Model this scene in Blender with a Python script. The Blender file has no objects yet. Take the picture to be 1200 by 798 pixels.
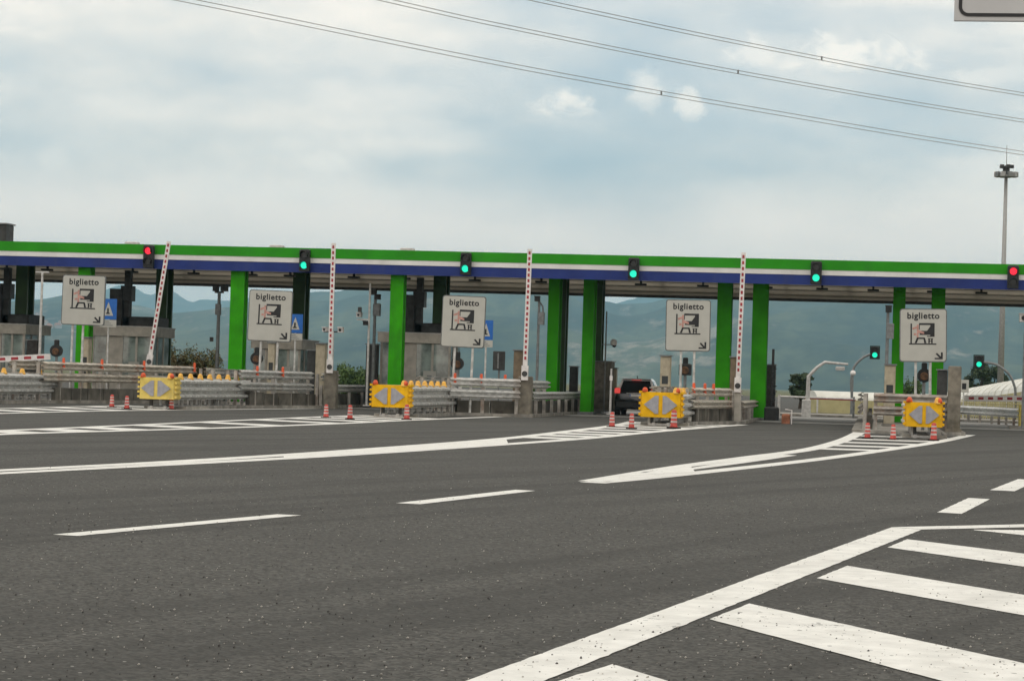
import bpy, math, random
from mathutils import Vector, Matrix, noise

# ------------------------------------------------------------------ camera, sky, sun, exposure
sc = bpy.context.scene
col = sc.collection
FPX, CAMH = 2800.0, 1.4
YAW, ROLL, PITCH = math.radians(8.6), 0.031, math.atan(47 / 2800)
fw0 = Vector((-math.sin(YAW), math.cos(YAW), 0)); rt0 = Vector((math.cos(YAW), math.sin(YAW), 0)); zz = Vector((0, 0, 1))
FW = math.cos(PITCH) * fw0 + math.sin(PITCH) * zz
up0 = -math.sin(PITCH) * fw0 + math.cos(PITCH) * zz
RT = math.cos(ROLL) * rt0 + math.sin(ROLL) * up0
UP = -math.sin(ROLL) * rt0 + math.cos(ROLL) * up0
CAM = Vector((0, 0, CAMH))
cd = bpy.data.cameras.new('camera'); cam = bpy.data.objects.new('camera', cd); col.objects.link(cam)
cd.sensor_width = 36; cd.lens = FPX / 1200 * 36; cd.clip_start = 0.1; cd.clip_end = 60000
cam.matrix_world = Matrix(((RT.x, UP.x, -FW.x, CAM.x), (RT.y, UP.y, -FW.y, CAM.y), (RT.z, UP.z, -FW.z, CAM.z), (0, 0, 0, 1)))
sc.camera = cam
sc.view_settings.view_transform = 'Standard'; sc.view_settings.look = 'None'
sc.view_settings.exposure = 0.15; sc.view_settings.gamma = 1.0
sc.cycles.volume_bounces = 0
sc.cycles.max_bounces = 5
sc.cycles.diffuse_bounces = 2
sc.cycles.use_light_tree = False

SUN_EL, SUN_AZ = math.radians(58), math.radians(-150)      # azimuth clockwise from +Y
sd = bpy.data.lights.new('sun', 'SUN'); sd.energy = .6; sd.angle = math.radians(25); sd.color = (1, .96, .9)
sun = bpy.data.objects.new('sun', sd); col.objects.link(sun)
sdir = Vector((math.sin(SUN_AZ) * math.cos(SUN_EL), math.cos(SUN_AZ) * math.cos(SUN_EL), math.sin(SUN_EL)))
sun.rotation_euler = (-sdir).to_track_quat('-Z', 'Y').to_euler()


def ray(u, v):
    return FW + (u - 600) / FPX * RT - (v - 399) / FPX * UP
def G(u, v, z=0.0):
    d = ray(u, v); return CAM + d * ((z - CAMH) / d.z)
def P(u, v, Y):
    d = ray(u, v); return CAM + d * (Y / d.y)
def HOR(u):
    return 446 + ROLL * (u - 600)
def XU(u, Y, z=1.4):
    d = ray(u, HOR(u)); return (CAM + d * (Y / d.y)).x


class NT:
    """tiny node helper"""
    def __init__(s, tree): s.t = tree; s.n = tree.nodes; s.l = tree.links
    def new(s, kind, **kw):
        n = s.n.new(kind)
        for k, v in kw.items():
            if k == 'ins':
                for i, val in v.items():
                    if isinstance(val, bpy.types.NodeSocket): s.l.new(val, n.inputs[i])
                    else: n.inputs[i].default_value = val
            else: setattr(n, k, v)
        return n
    def math(s, op, a, b=0.0, c=0.0, clamp=False):
        n = s.new('ShaderNodeMath', operation=op, use_clamp=clamp, ins={0: a, 1: b, 2: c}); return n.outputs[0]
    def mix(s, f, a, b, blend='MIX'):
        n = s.new('ShaderNodeMix', data_type='RGBA', blend_type=blend, clamp_factor=True)
        for i, val in ((0, f), (6, a), (7, b)):
            if isinstance(val, bpy.types.NodeSocket): s.l.new(val, n.inputs[i])
            else: n.inputs[i].default_value = val if i == 0 else (val + (1,) if len(val) == 3 else val)
        return n.outputs[2]
    def noise(s, vec, scale, detail=4, rough=.55):
        n = s.new('ShaderNodeTexNoise', ins={'Scale': scale, 'Detail': detail, 'Roughness': rough})
        if vec is not None: s.l.new(vec, n.inputs['Vector'])
        return n.outputs[0]
    def ramp(s, fac, lo, hi):
        n = s.new('ShaderNodeMapRange', interpolation_type='SMOOTHSTEP', ins={0: fac, 1: lo, 2: hi, 3: 0.0, 4: 1.0}); return n.outputs[0]
    def mapping(s, vec, scale=(1, 1, 1), rot=(0, 0, 0), loc=(0, 0, 0)):
        n = s.new('ShaderNodeMapping', ins={'Scale': scale, 'Rotation': rot, 'Location': loc}); s.l.new(vec, n.inputs[0]); return n.outputs[0]


w = bpy.data.worlds.new('World'); sc.world = w; w.use_nodes = True
t = NT(w.node_tree); t.n.clear()
d = t.new('ShaderNodeTexCoord').outputs['Generated']
sky = t.new('ShaderNodeTexSky', sky_type='NISHITA', sun_disc=False, sun_elevation=SUN_EL, sun_rotation=SUN_AZ, dust_density=2.0)
skyc = t.mix(1.0, sky.outputs[0], (.085, .085, .085), 'MULTIPLY')
sep = t.new('ShaderNodeSeparateXYZ'); t.l.new(d, sep.inputs[0])
el = sep.outputs[2]
az = t.math('ARCTAN2', sep.outputs[0], sep.outputs[1])
v1 = t.mapping(d, (1, 1, 3.6), loc=(3.1, 1.7, .35))
n1 = t.noise(v1, 4.2, 3, .5)
v2 = t.mapping(d, (1, 1, 3.0), loc=(.3, 7.7, 2.2))
n2 = t.noise(v2, 13, 5, .6)
cover = t.math('ADD', t.math('MULTIPLY', n1, .75), t.math('MULTIPLY', n2, .25))
low = t.math('SUBTRACT', 1.0, t.ramp(el, .05, .092))          # a brighter cloud bank low over the hills, all round
high = t.ramp(el, .10, .19)
bias = t.math('ADD', t.math('MULTIPLY', low, .16), t.math('MULTIPLY', high, .10))
cf = t.ramp(t.math('ADD', cover, bias), .35, .68)
veil = t.mix(t.math('ADD', t.ramp(n2, .30, .72), t.math('MULTIPLY', low, .35), clamp=True), (.96, .885, .79), (1.12, 1.01, .89))
bluec = t.mix(.38, (.60, .70, .76), skyc)
c0 = t.mix(t.math('MULTIPLY', low, .5), t.mix(cf, bluec, veil), (1.58, 1.26, 1.05))
# small cumulus puffs: azimuth, elevation, half width, half height, strength
def puff_dir(u, v):
    r = ray(u, v).normalized(); return math.atan2(r.x, r.y), r.z
nz = t.noise(t.mapping(d, (1, 1, 1.4), loc=(5, 2, 1)), 34, 4, .68)
ae = t.new('ShaderNodeCombineXYZ', ins={0: az, 1: el}).outputs[0]
nzz = t.math('MULTIPLY', nz, 4.0)
acc = None
for (u, v, pw, ph, k) in ((62, 186, 20, 14, .4), (388, 190, 30, 11, .55), (340, 172, 22, 8, .4), (668, 116, 38, 19, .9), (750, 108, 25, 22, .6),
                          (808, 121, 18, 17, .75), (990, 66, 74, 27, .9), (890, 58, 34, 20, .6), (1170, 90, 40, 12, .35), (330, 224, 170, 16, .3)):
    a0, e0 = puff_dir(u, v); sx, sy = FPX / pw, FPX / ph
    vm = t.new('ShaderNodeVectorMath', operation='MULTIPLY_ADD', ins={0: ae, 1: (sx, sy, 0), 2: (-a0 * sx, -e0 * sy, 0)})
    r2 = t.math('ADD', t.new('ShaderNodeVectorMath', operation='LENGTH', ins={0: vm.outputs[0]}).outputs['Value'], nzz)
    m = t.new('ShaderNodeMapRange', interpolation_type='SMOOTHSTEP', ins={0: r2, 1: 2.2, 2: 3.2, 3: k, 4: 0.0}).outputs[0]
    acc = m if acc is None else t.math('MAXIMUM', acc, m)
c1 = t.mix(acc, c0, (1.12, 1.03, .92))
bg = t.new('ShaderNodeBackground', ins={0: c1, 1: 1.1})
wo = t.new('ShaderNodeOutputWorld'); t.l.new(bg.outputs[0], wo.inputs[0])

# ------------------------------------------------------------------ materials
MATS = {}
def mat(name, colr, rough=.6, metal=0.0, vary=.12, scale=6.0, stain=None, stain_amt=.0, stain_scale=3.0, spec=.4, emit=None, emit_s=0, bump=0.0, coat=0.0):
    if name in MATS: return MATS[name]
    m = bpy.data.materials.new(name); m.use_nodes = True
    k = NT(m.node_tree); b = k.n['Principled BSDF']
    tc = k.new('ShaderNodeTexCoord').outputs['Object']
    n = k.noise(tc, scale, 5)
    dark = tuple(c * (1 - vary * 1.6) for c in colr); lite = tuple(min(1, c * (1 + vary)) for c in colr)
    c = k.mix(k.ramp(n, .3, .7), dark, lite)
    if stain:
        s1 = k.noise(k.mapping(tc, (1, 1, .35)), stain_scale, 6, .65)
        c = k.mix(k.math('MULTIPLY', k.ramp(s1, .50, .72), stain_amt), c, stain)
    k.l.new(c, b.inputs['Base Color'])
    b.inputs['Roughness'].default_value = rough; b.inputs['Metallic'].default_value = metal
    b.inputs['Specular IOR Level'].default_value = spec
    b.inputs['Coat Weight'].default_value = coat
    if emit:
        b.inputs['Emission Color'].default_value = emit + (1,); b.inputs['Emission Strength'].default_value = emit_s
    if bump:
        bn = k.new('ShaderNodeBump', ins={'Strength': bump, 'Distance': .01, 'Height': k.noise(tc, scale * 9, 4)}); k.l.new(bn.outputs[0], b.inputs['Normal'])
    MATS[name] = m
    return m

def asphalt_nodes(k, tc):
    """colour of worn asphalt, reused under the worn paint"""
    fine = k.new('ShaderNodeTexVoronoi', ins={'Scale': 40.0, 'Vector': tc})
    wn = k.new('ShaderNodeSeparateColor', ins={0: fine.outputs['Color']})
    med = k.noise(tc, 9.0, 4, .75)
    big = k.noise(tc, .28, 5, .6)
    streak = k.noise(k.mapping(k.mapping(tc, rot=(0, 0, math.radians(19))), (1.1, .02, 1)), 1.0, 4, .6)
    c = k.mix(k.ramp(med, .25, .75), (.050, .0495, .0445), (.086, .085, .077))
    c = k.mix(.68, c, k.mix(wn.outputs[0], (.014, .014, .013), (.140, .137, .125)))
    c = k.mix(k.math('MULTIPLY', k.ramp(big, .35, .7), .42), c, (.048, .047, .043))
    c = k.mix(k.math('MULTIPLY', k.ramp(streak, .44, .66), .62), c, (.040, .0395, .036))
    gl = k.new('ShaderNodeTexVoronoi', ins={'Scale': 18.0, 'Vector': tc})
    gs = k.new('ShaderNodeSeparateColor', ins={0: gl.outputs['Color']})
    chip = k.math('MULTIPLY', k.math('GREATER_THAN', gs.outputs[0], .93), k.math('LESS_THAN', gl.outputs['Distance'], .17))
    c = k.mix(k.math('MULTIPLY', chip, .8), c, (.42, .41, .38))
    pit = k.math('MULTIPLY', k.math('GREATER_THAN', gs.outputs[1], .93), k.math('LESS_THAN', gl.outputs['Distance'], .30))
    c = k.mix(k.math('MULTIPLY', pit, .7), c, (.018, .018, .018))
    return c, fine.outputs['Distance'], med, k.math('ADD', pit, chip)

def asphalt():
    m = bpy.data.materials.new('asphalt'); m.use_nodes = True
    k = NT(m.node_tree); b = k.n['Principled BSDF']
    tc = k.new('ShaderNodeTexCoord').outputs['Object']
    c, fd, med, _ = asphalt_nodes(k, tc)
    k.l.new(c, b.inputs['Base Color']); b.inputs['Roughness'].default_value = .8; b.inputs['Specular IOR Level'].default_value = .16
    hgt = k.math('ADD', fd, k.math('MULTIPLY', med, .6))
    bn = k.new('ShaderNodeBump', ins={'Strength': .6, 'Distance': .008, 'Height': hgt}); k.l.new(bn.outputs[0], b.inputs['Normal'])
    return m

def paint():
    m = bpy.data.materials.new('road_paint'); m.use_nodes = True
    k = NT(m.node_tree); b = k.n['Principled BSDF']
    tc = k.new('ShaderNodeTexCoord').outputs['Object']
    c, fd, med, pit = asphalt_nodes(k, tc)
    n = k.noise(tc, 2.2, 6, .7); f = k.noise(tc, 38, 4, .7)
    wear = k.math('ADD', k.math('MULTIPLY', n, .45), k.math('MULTIPLY', f, .55))
    wp = k.mix(k.ramp(k.noise(tc, 3.5, 6, .65), .3, .7), (.62, .615, .575), (.78, .775, .73))
    trk = k.noise(k.mapping(k.mapping(tc, rot=(0, 0, math.radians(19))), (2.2, .10, 1)), 1.0, 4, .6)
    wp = k.mix(k.math('MULTIPLY', k.ramp(trk, .5, .72), .35), wp, (.42, .41, .38))
    cc = k.mix(k.ramp(wear, .60, .64), wp, c)
    cc = k.mix(k.math('MULTIPLY', pit, k.ramp(n, .40, .60), clamp=True), cc, (.06, .06, .055))
    k.l.new(cc, b.inputs['Base Color']); b.inputs['Roughness'].default_value = .6
    bn = k.new('ShaderNodeBump', ins={'Strength': .35, 'Distance': .006, 'Height': k.noise(tc, 60, 4)}); k.l.new(bn.outputs[0], b.inputs['Normal'])
    return m

def hillmat(name, a, bcol, cfield, sc_):
    m = bpy.data.materials.new(name); m.use_nodes = True
    k = NT(m.node_tree); b = k.n['Principled BSDF']
    tc = k.new('ShaderNodeTexCoord').outputs['Object']
    tc = k.mapping(tc, (1, .22, 1.6))
    n = k.noise(tc, .014 * sc_, 6, .65); n2 = k.noise(tc, .075 * sc_, 5, .7); n3 = k.noise(tc, .010 * sc_, 5, .7)
    c = k.mix(k.ramp(n, .35, .68), a, bcol)
    c = k.mix(k.math('MULTIPLY', k.ramp(n2, .42, .65), .7), c, tuple(x * .45 for x in a))
    c = k.mix(k.math('MULTIPLY', k.ramp(k.math('ADD', k.math('MULTIPLY', n3, .6), k.math('MULTIPLY', n2, .4)), .535, .62), .75), c, cfield)
    k.l.new(c, b.inputs['Base Color']); b.inputs['Roughness'].default_value = .95; b.inputs['Specular IOR Level'].default_value = .1
    return m

def leafmat(name, a, bcol):
    m = bpy.data.materials.new(name); m.use_nodes = True
    k = NT(m.node_tree); b = k.n['Principled BSDF']
    tc = k.new('ShaderNodeTexCoord').outputs['Object']
    c = k.mix(k.ramp(k.noise(tc, 1.6, 4, .7), .32, .68), a, bcol)
    k.l.new(c, b.inputs['Base Color']); b.inputs['Roughness'].default_value = .7
    b.inputs['Subsurface Weight'].default_value = 0
    return m

M_ASPH = asphalt(); M_PAINT = paint()
M_CONC = mat('concrete', (.27, .255, .225), .9, vary=.22, scale=2.0, stain=(.12, .105, .08), stain_amt=.7, stain_scale=1.4, bump=.4)
M_POST = mat('concrete_post', (.20, .18, .145), .9, vary=.25, scale=3.0, stain=(.10, .085, .05), stain_amt=.8, stain_scale=2.0, bump=.5)
M_WALL = mat('shaded_stained_wall', (.13, .12, .10), .9, vary=.3, scale=1.5, stain=(.06, .052, .042), stain_amt=.7, stain_scale=1.0, bump=.4)  # shade below the rails is put into the dark base, stains over it
M_APRON = mat('concrete_apron', (.27, .265, .25), .85, vary=.18, scale=.5, stain=(.12, .115, .11), stain_amt=.6, stain_scale=.4, bump=.3)
M_GALV = mat('galvanised_steel', (.57, .57, .55), .45, .35, .18, 5.0, (.30, .24, .19), .55, 1.6)
M_GALVD = mat('dark_weathered_rail', (.40, .375, .34), .6, .25, .2, 4.0, (.28, .14, .08), .8, 1.9)
M_GALVR = mat('rusty_rail', (.56, .52, .45), .6, .2, .18, 4.0, (.34, .16, .09), .75, 1.9)
M_GREEN = mat('green_cladding', (.022, .275, .006), .55, vary=.10, scale=.6, spec=.2, stain=(.03, .17, .02), stain_amt=.35, stain_scale=1.6)
M_GREEN_SHADE = mat('shaded_green_column', (.028, .085, .012), .5, vary=.2, scale=1.0)  # column green darkened: canopy shade painted into the rear columns
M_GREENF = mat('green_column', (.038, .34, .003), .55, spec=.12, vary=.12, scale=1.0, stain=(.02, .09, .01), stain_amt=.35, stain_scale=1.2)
M_WHITEB = mat('white_cladding', (.74, .74, .72), .5, vary=.06, scale=.7, stain=(.5, .5, .47), stain_amt=.4, stain_scale=.8)
M_BLUE = mat('blue_cladding', (.016, .034, .18), .5, vary=.12, scale=.6, spec=.25, stain=(.05, .06, .15), stain_amt=.35, stain_scale=1.6)
M_SOFF = mat('soffit_panel', (.44, .40, .33), .6, vary=.08, scale=.5, stain=(.5, .44, .36), stain_amt=.4, stain_scale=.4)
M_DARK = mat('dark_steel', (.042, .042, .040), .6, vary=.3, scale=3)
M_BROWN = mat('dark_brown_trim', (.045, .04, .035), .6, vary=.3)
M_BLACK = mat('black_plastic', (.015, .016, .016), .45, vary=.3)
M_SIGN = mat('sign_face', (.46, .46, .42), .55, vary=.04, scale=1.5, stain=(.42, .40, .36), stain_amt=.35, stain_scale=1.2)
M_SIGNEDGE = mat('sign_edge', (.16, .17, .17), .5, .4)
M_INK = mat('sign_ink', (.018, .018, .02), .5)
M_PINK = mat('sign_red', (.50, .27, .23), .5)
M_SBLUE = mat('sign_blue', (.02, .13, .46), .4, vary=.06)
M_YEL = mat('yellow_nose', (.80, .44, .006), .6, spec=.2, vary=.10, scale=3, stain=(.35, .22, .03), stain_amt=.5, stain_scale=1.8)
M_YELP = mat('faded_yellow_nose', (.72, .55, .13), .6, vary=.10, scale=3, stain=(.5, .43, .25), stain_amt=.6, stain_scale=1.8)
M_SILV = mat('grey_reflector', (.33, .33, .36), .35, .2, .1)
M_AMBER = mat('amber_lens', (.74, .40, .06), .3, vary=.15, scale=9)
M_ORANGE = mat('orange_plastic', (.68, .10, .03), .5, vary=.15, scale=8)
M_CONEB = mat('cone_band', (.52, .46, .44), .6, vary=.12)
M_CONEC = mat('cone_red', (.50, .065, .05), .55, vary=.15, scale=8)
M_RED = mat('red_stripe', (.36, .035, .045), .5, vary=.2, scale=8)
M_RW = mat('white_plastic', (.75, .72, .70), .5, vary=.08)
M_BOOTH = mat('booth_panel', (.50, .47, .41), .6, .1, .15, 2.0, (.18, .16, .13), .5, 1.2)
M_BEIGE = mat('beige_cabinet', (.42, .37, .27), .65, vary=.15, scale=2.5, stain=(.2, .16, .1), stain_amt=.5)
M_BRCAB = mat('brown_cabinet', (.17, .13, .085), .7, vary=.2, scale=3)
M_GLASS = mat('booth_glass', (.28, .34, .32), .08, 0, .4, 1.2, spec=.8)
M_POLE = mat('grey_pole', (.20, .21, .21), .5, .4, .15)
M_PALEPOLE = mat('pale_pole', (.55, .54, .52), .5, .2, .12)
M_LAMPR = mat('lit_red_lens', (.5, .01, .02), .3, emit=(1.0, .02, .05), emit_s=1.1)
M_LAMPG = mat('lit_green_lens', (.01, .5, .35), .3, emit=(.01, .80, .50), emit_s=1.0)
M_LENSD = mat('unlit_lens', (.03, .035, .035), .25)
M_LENSB = mat('unlit_amber_lens', (.10, .045, .015), .3, vary=.4, scale=12)
M_TAIL = mat('tail_lamp', (.55, .02, .03), .2, emit=(1.0, .10, .08), emit_s=.45)
M_CARD = mat('dark_car_paint', (.022, .024, .028), .25, .3, .05, coat=1.0)
M_CARW = mat('white_car_paint', (.72, .72, .72), .25, 0, .03, coat=1.0)
M_CARG = mat('car_glass', (.012, .014, .016), .06, spec=.7)
M_RUB = mat('rubber', (.03, .022, .02), .85)
M_BARK = mat('bark', (.07, .055, .04), .9, vary=.3)
M_LEAF1 = leafmat('leaf_green', (.035, .075, .014), (.085, .15, .03))
M_LEAF2 = leafmat('leaf_autumn', (.045, .07, .014), (.15, .10, .03))
M_LEAF3 = leafmat('leaf_dark', (.018, .036, .012), (.045, .075, .022))
M_GRASS = mat('dry_grass', (.10, .105, .035), .95, vary=.35, scale=.2, stain=(.17, .14, .06), stain_amt=.7, stain_scale=.06, bump=.5)
M_PLAST = mat('tunnel_film', (.66, .66, .60), .5, vary=.08, scale=.4, stain=(.46, .45, .38), stain_amt=.5, stain_scale=.5)
M_OCHRE = mat('ochre_wall', (.42, .38, .20), .8, vary=.15, scale=.8, stain=(.25, .23, .12), stain_amt=.5)
M_CABLE = mat('aluminium_cable', (.26, .26, .26), .6, .2)

# ------------------------------------------------------------------ mesh building
class MB:
    def __init__(s): s.v = []; s.f = []
    def add(s, vs, fs):
        o = len(s.v); s.v += [tuple(q) for q in vs]; s.f += [tuple(i + o for i in f) for f in fs]; return s
    def box(s, x0, x1, y0, y1, z0, z1):
        return s.add([(x0, y0, z0), (x1, y0, z0), (x1, y1, z0), (x0, y1, z0), (x0, y0, z1), (x1, y0, z1), (x1, y1, z1), (x0, y1, z1)],
                     [(0, 3, 2, 1), (4, 5, 6, 7), (0, 1, 5, 4), (1, 2, 6, 5), (2, 3, 7, 6), (3, 0, 4, 7)])
    def cbox(s, x0, x1, y0, y1, z0, z1, c=.02):
        """box with chamfered upright and top edges"""
        def ring(i, z): return [(x0 + i + c, y0 + i, z), (x1 - i - c, y0 + i, z), (x1 - i, y0 + i + c, z), (x1 - i, y1 - i - c, z),
                                (x1 - i - c, y1 - i, z), (x0 + i + c, y1 - i, z), (x0 + i, y1 - i - c, z), (x0 + i, y0 + i + c, z)]
        vs = ring(0, z0) + ring(0, z1 - c) + ring(c, z1)
        fs = [tuple(range(7, -1, -1)), tuple(range(16, 24))]
        for r in (0, 8):
            fs += [(r + i, r + (i + 1) % 8, r + 8 + (i + 1) % 8, r + 8 + i) for i in range(8)]
        return s.add(vs, fs)
    def cyl(s, a, b, r0, r1=None, n=10, caps=True):
        a, b = Vector(a), Vector(b); r1 = r0 if r1 is None else r1
        ax = (b - a).normalized(); h = Vector((0, 0, 1)) if abs(ax.z) < .9 else Vector((1, 0, 0))
        e1 = ax.cross(h).normalized(); e2 = ax.cross(e1)
        ang = [2 * math.pi * i / n for i in range(n)]
        vs = [a + (e1 * math.cos(q) + e2 * math.sin(q)) * r0 for q in ang] + [b + (e1 * math.cos(q) + e2 * math.sin(q)) * r1 for q in ang]
        fs = [(i, (i + 1) % n, n + (i + 1) % n, n + i) for i in range(n)]
        if caps: fs += [tuple(range(n - 1, -1, -1)), tuple(range(n, 2 * n))]
        return s.add(vs, fs)
    def tube(s, pts, r, n=8):
        pts = [Vector(q) for q in pts]; rr = r if isinstance(r, (list, tuple)) else [r] * len(pts)
        vs = []; fs = []; prev = None
        for i, q in enumerate(pts):
            ax = (pts[min(i + 1, len(pts) - 1)] - pts[max(i - 1, 0)]).normalized()
            h = prev or (Vector((0, 0, 1)) if abs(ax.z) < .9 else Vector((1, 0, 0)))
            e1 = (h - ax * h.dot(ax)).normalized(); prev = e1; e2 = ax.cross(e1)
            vs += [q + (e1 * math.cos(2 * math.pi * j / n) + e2 * math.sin(2 * math.pi * j / n)) * rr[i] for j in range(n)]
        for i in range(len(pts) - 1):
            fs += [(i * n + j, i * n + (j + 1) % n, (i + 1) * n + (j + 1) % n, (i + 1) * n + j) for j in range(n)]
        fs += [tuple(range(n - 1, -1, -1)), tuple(range((len(pts) - 1) * n, len(pts) * n))]
        return s.add(vs, fs)
    def lathe(s, prof, n=14, o=(0, 0, 0)):
        vs = []; m = len(prof)
        for r, z in prof: vs += [(o[0] + r * math.cos(2 * math.pi * j / n), o[1] + r * math.sin(2 * math.pi * j / n), o[2] + z) for j in range(n)]
        fs = [(i * n + j, i * n + (j + 1) % n, (i + 1) * n + (j + 1) % n, (i + 1) * n + j) for i in range(m - 1) for j in range(n)]
        fs += [tuple(range(n - 1, -1, -1)), tuple(range((m - 1) * n, m * n))]
        return s.add(vs, fs)
    def slab(s, pts, z0, z1):
        """polygon in x,y (counter-clockwise) extruded in z"""
        n = len(pts)
        return s.add([(x, y, z0) for x, y in pts] + [(x, y, z1) for x, y in pts],
                     [tuple(range(n - 1, -1, -1)), tuple(range(n, 2 * n))] + [(i, (i + 1) % n, n + (i + 1) % n, n + i) for i in range(n)])
    def plate(s, pts, y0, y1):
        """polygon in x,z (counter-clockwise seen from -y) extruded from y0 (front) to y1"""
        n = len(pts)
        return s.add([(x, y0, z) for x, z in pts] + [(x, y1, z) for x, z in pts],
                     [tuple(range(n)), tuple(range(2 * n - 1, n - 1, -1))] + [((i + 1) % n, i, n + i, n + (i + 1) % n) for i in range(n)])
    def build(s, name, m, parent=None, loc=None, smooth=False):
        me = bpy.data.meshes.new(name); me.from_pydata(s.v, [], s.f); me.update()
        o = bpy.data.objects.new(name, me); col.objects.link(o); me.materials.append(m)
        if parent is not None: o.parent = parent
        if loc is not None: o.location = loc
        if smooth:
            me.polygons.foreach_set('use_smooth', [True] * len(me.polygons))
        return o

def tag(o, label, cat, group=None):
    o['label'] = label; o['category'] = cat
    if group: o['group'] = group
    return o
def thing(name, label, cat, loc=(0, 0, 0), rz=0.0, group=None):
    o = bpy.data.objects.new(name, None); col.objects.link(o); o.location = loc; o.rotation_euler = (0, 0, rz); o.empty_display_size = .2
    return tag(o, label, cat, group)
def struct(o): o['kind'] = 'structure'; return o
def stuff(o): o['kind'] = 'stuff'; return o

# ------------------------------------------------------------------ ground, road, markings
struct(MB().slab([(-16000, -300), (16000, -300), (16000, 16000), (-16000, 16000)], -1.2, -.06).build('ground', M_GRASS))
road = struct(MB().slab([(-90, -120), (60, -120), (60, 128), (-90, 128)], -.5, 0).build('road', M_ASPH))
struct(MB().slab([(-90, 128), (9, 128), (9, 420), (-90, 420)], -.5, -.002).build('exit_road', M_ASPH))
struct(MB().slab([(-60, 100.5), (30, 100.5), (30, 124), (-60, 124)], 0.0005, .004).build('concrete_apron', M_APRON))
struct(MB().slab([(-34, 128), (60, 128), (60, 135), (-34, 135)], -.3, .1).build('kerb', M_CONC))
ZP = .005

jit = random.Random(3)
def sheet(pts, name):
    if min(y for _, y in pts) < 42:
        out = []
        for i in range(len(pts)):
            a, b = Vector(pts[i]), Vector(pts[(i + 1) % len(pts)]); n = max(1, int((b - a).length / .12)); nr = Vector((a.y - b.y, b.x - a.x)).normalized()
            for q in range(n): out.append(tuple(a + (b - a) * (q / n) + nr * (jit.gauss(0, .0028) if q else 0)))
        pts = out
    m = MB(); m.add([(x, y, ZP) for x, y in pts], [tuple(range(len(pts)))])
    return m.build(name, M_PAINT, road)
def ccw(pts):
    a = sum(pts[i][0] * pts[(i + 1) % len(pts)][1] - pts[(i + 1) % len(pts)][0] * pts[i][1] for i in range(len(pts)))
    return pts if a > 0 else pts[::-1]
def gp(u, v): q = G(u, v, ZP); return (q.x, q.y)
def ribbon(pix, wid, name, z=None):
    """painted line of constant real width along a path on the road; wid may vary along it"""
    ps = [Vector(gp(u, v)) for u, v in pix]
    # resample with Catmull-Rom for smooth curves
    out = []
    for i in range(len(ps) - 1):
        a, b, c, d_ = ps[max(i - 1, 0)], ps[i], ps[i + 1], ps[min(i + 2, len(ps) - 1)]
        for q in range(6):
            x = q / 6
            out.append(.5 * ((2 * b) + (c - a) * x + (2 * a - 5 * b + 4 * c - d_) * x * x + (3 * b - a - 3 * c + d_) * x ** 3))
    out.append(ps[-1])
    vs = []; n = len(out)
    for i, q in enumerate(out):
        tg = (out[min(i + 1, n - 1)] - out[max(i - 1, 0)]).normalized(); nr = Vector((-tg.y, tg.x))
        wv = wid if not isinstance(wid, (tuple, list)) else wid[0] + (wid[1] - wid[0]) * i / (n - 1)
        zq = ZP if z is None else z
        vs += [(*(q + nr * wv / 2), zq), (*(q - nr * wv / 2), zq)]
    m = MB().add(vs, [(2 * i, 2 * i + 1, 2 * i + 3, 2 * i + 2) for i in range(n - 1)])
    return m.build(name, M_PAINT, road), out
def at_len(path, tt):
    i = tt * (len(path) - 1); k = min(int(i), len(path) - 2); return path[k] + (path[k + 1] - path[k]) * (i - k)

# near edge line and its return across the end of the hatched island
def edge_quad(p, name): sheet(ccw([gp(*q) for q in p]), name)
near_l = [gp(600, 777.5), gp(1045, 617.5)]; near_r = [gp(635, 798), gp(1080, 620.3)]
def ext(a, b, k): return (a[0] + (a[0] - b[0]) * k, a[1] + (a[1] - b[1]) * k)
sheet(ccw([ext(near_l[0], near_l[1], .5), near_l[1], near_r[1], ext(near_r[0], near_r[1], .5)]), 'edge_line')
sheet(ccw([gp(1045.5, 617.3), gp(1080.5, 620.1), ext(gp(1200, 617.6), gp(1080, 620.3), 4), ext(gp(1200, 614.2), gp(1045, 617.5), 4)]), 'edge_line')
def stripe(tl, tr, bl, br):
    TL, TR, BL, BR = gp(*tl), gp(*tr), gp(*bl), gp(*br)
    du = Vector((TR[0] - TL[0], TR[1] - TL[1])).normalized() * 7.5
    db = Vector((BR[0] - BL[0], BR[1] - BL[1])).normalized() * 8.0
    sheet(ccw([BL, (BL[0] + db.x, BL[1] + db.y), (TL[0] + du.x, TL[1] + du.y), TL]), 'hatch_stripe')
stripe((878, 706.7), (1200, 776.7), (831.7, 725), (1107, 798))
stripe((993, 662.5), (1200, 696.7), (957, 677), (1196.7, 720))
stripe((1063, 631.5), (1200, 648.3), (1040, 641), (1200, 663.6))
stripe((1141.7, 620.3), (1200, 621), (1141, 620.8), (1200, 626.8))
stripe((718, 777.5), (800, 803), (645, 800), (760, 846))
# dashed lane lines
for q in (((62, 626), (90, 627.6), (353, 603.5), (325, 602.3)), ((464, 589.2), (492, 590.6), (627.5, 574.8), (604, 573.6)),
          ((1098, 600), (1127, 601.8), (1160, 584.6), (1135, 583.2)), ((1160, 574), (1189, 575.3), (1217, 562.4), (1193, 561.2)),
          ((-330, 659), (-295, 661.5), (-20, 635), (-45, 633.5))):
    edge_quad(q, 'lane_dash')

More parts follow.
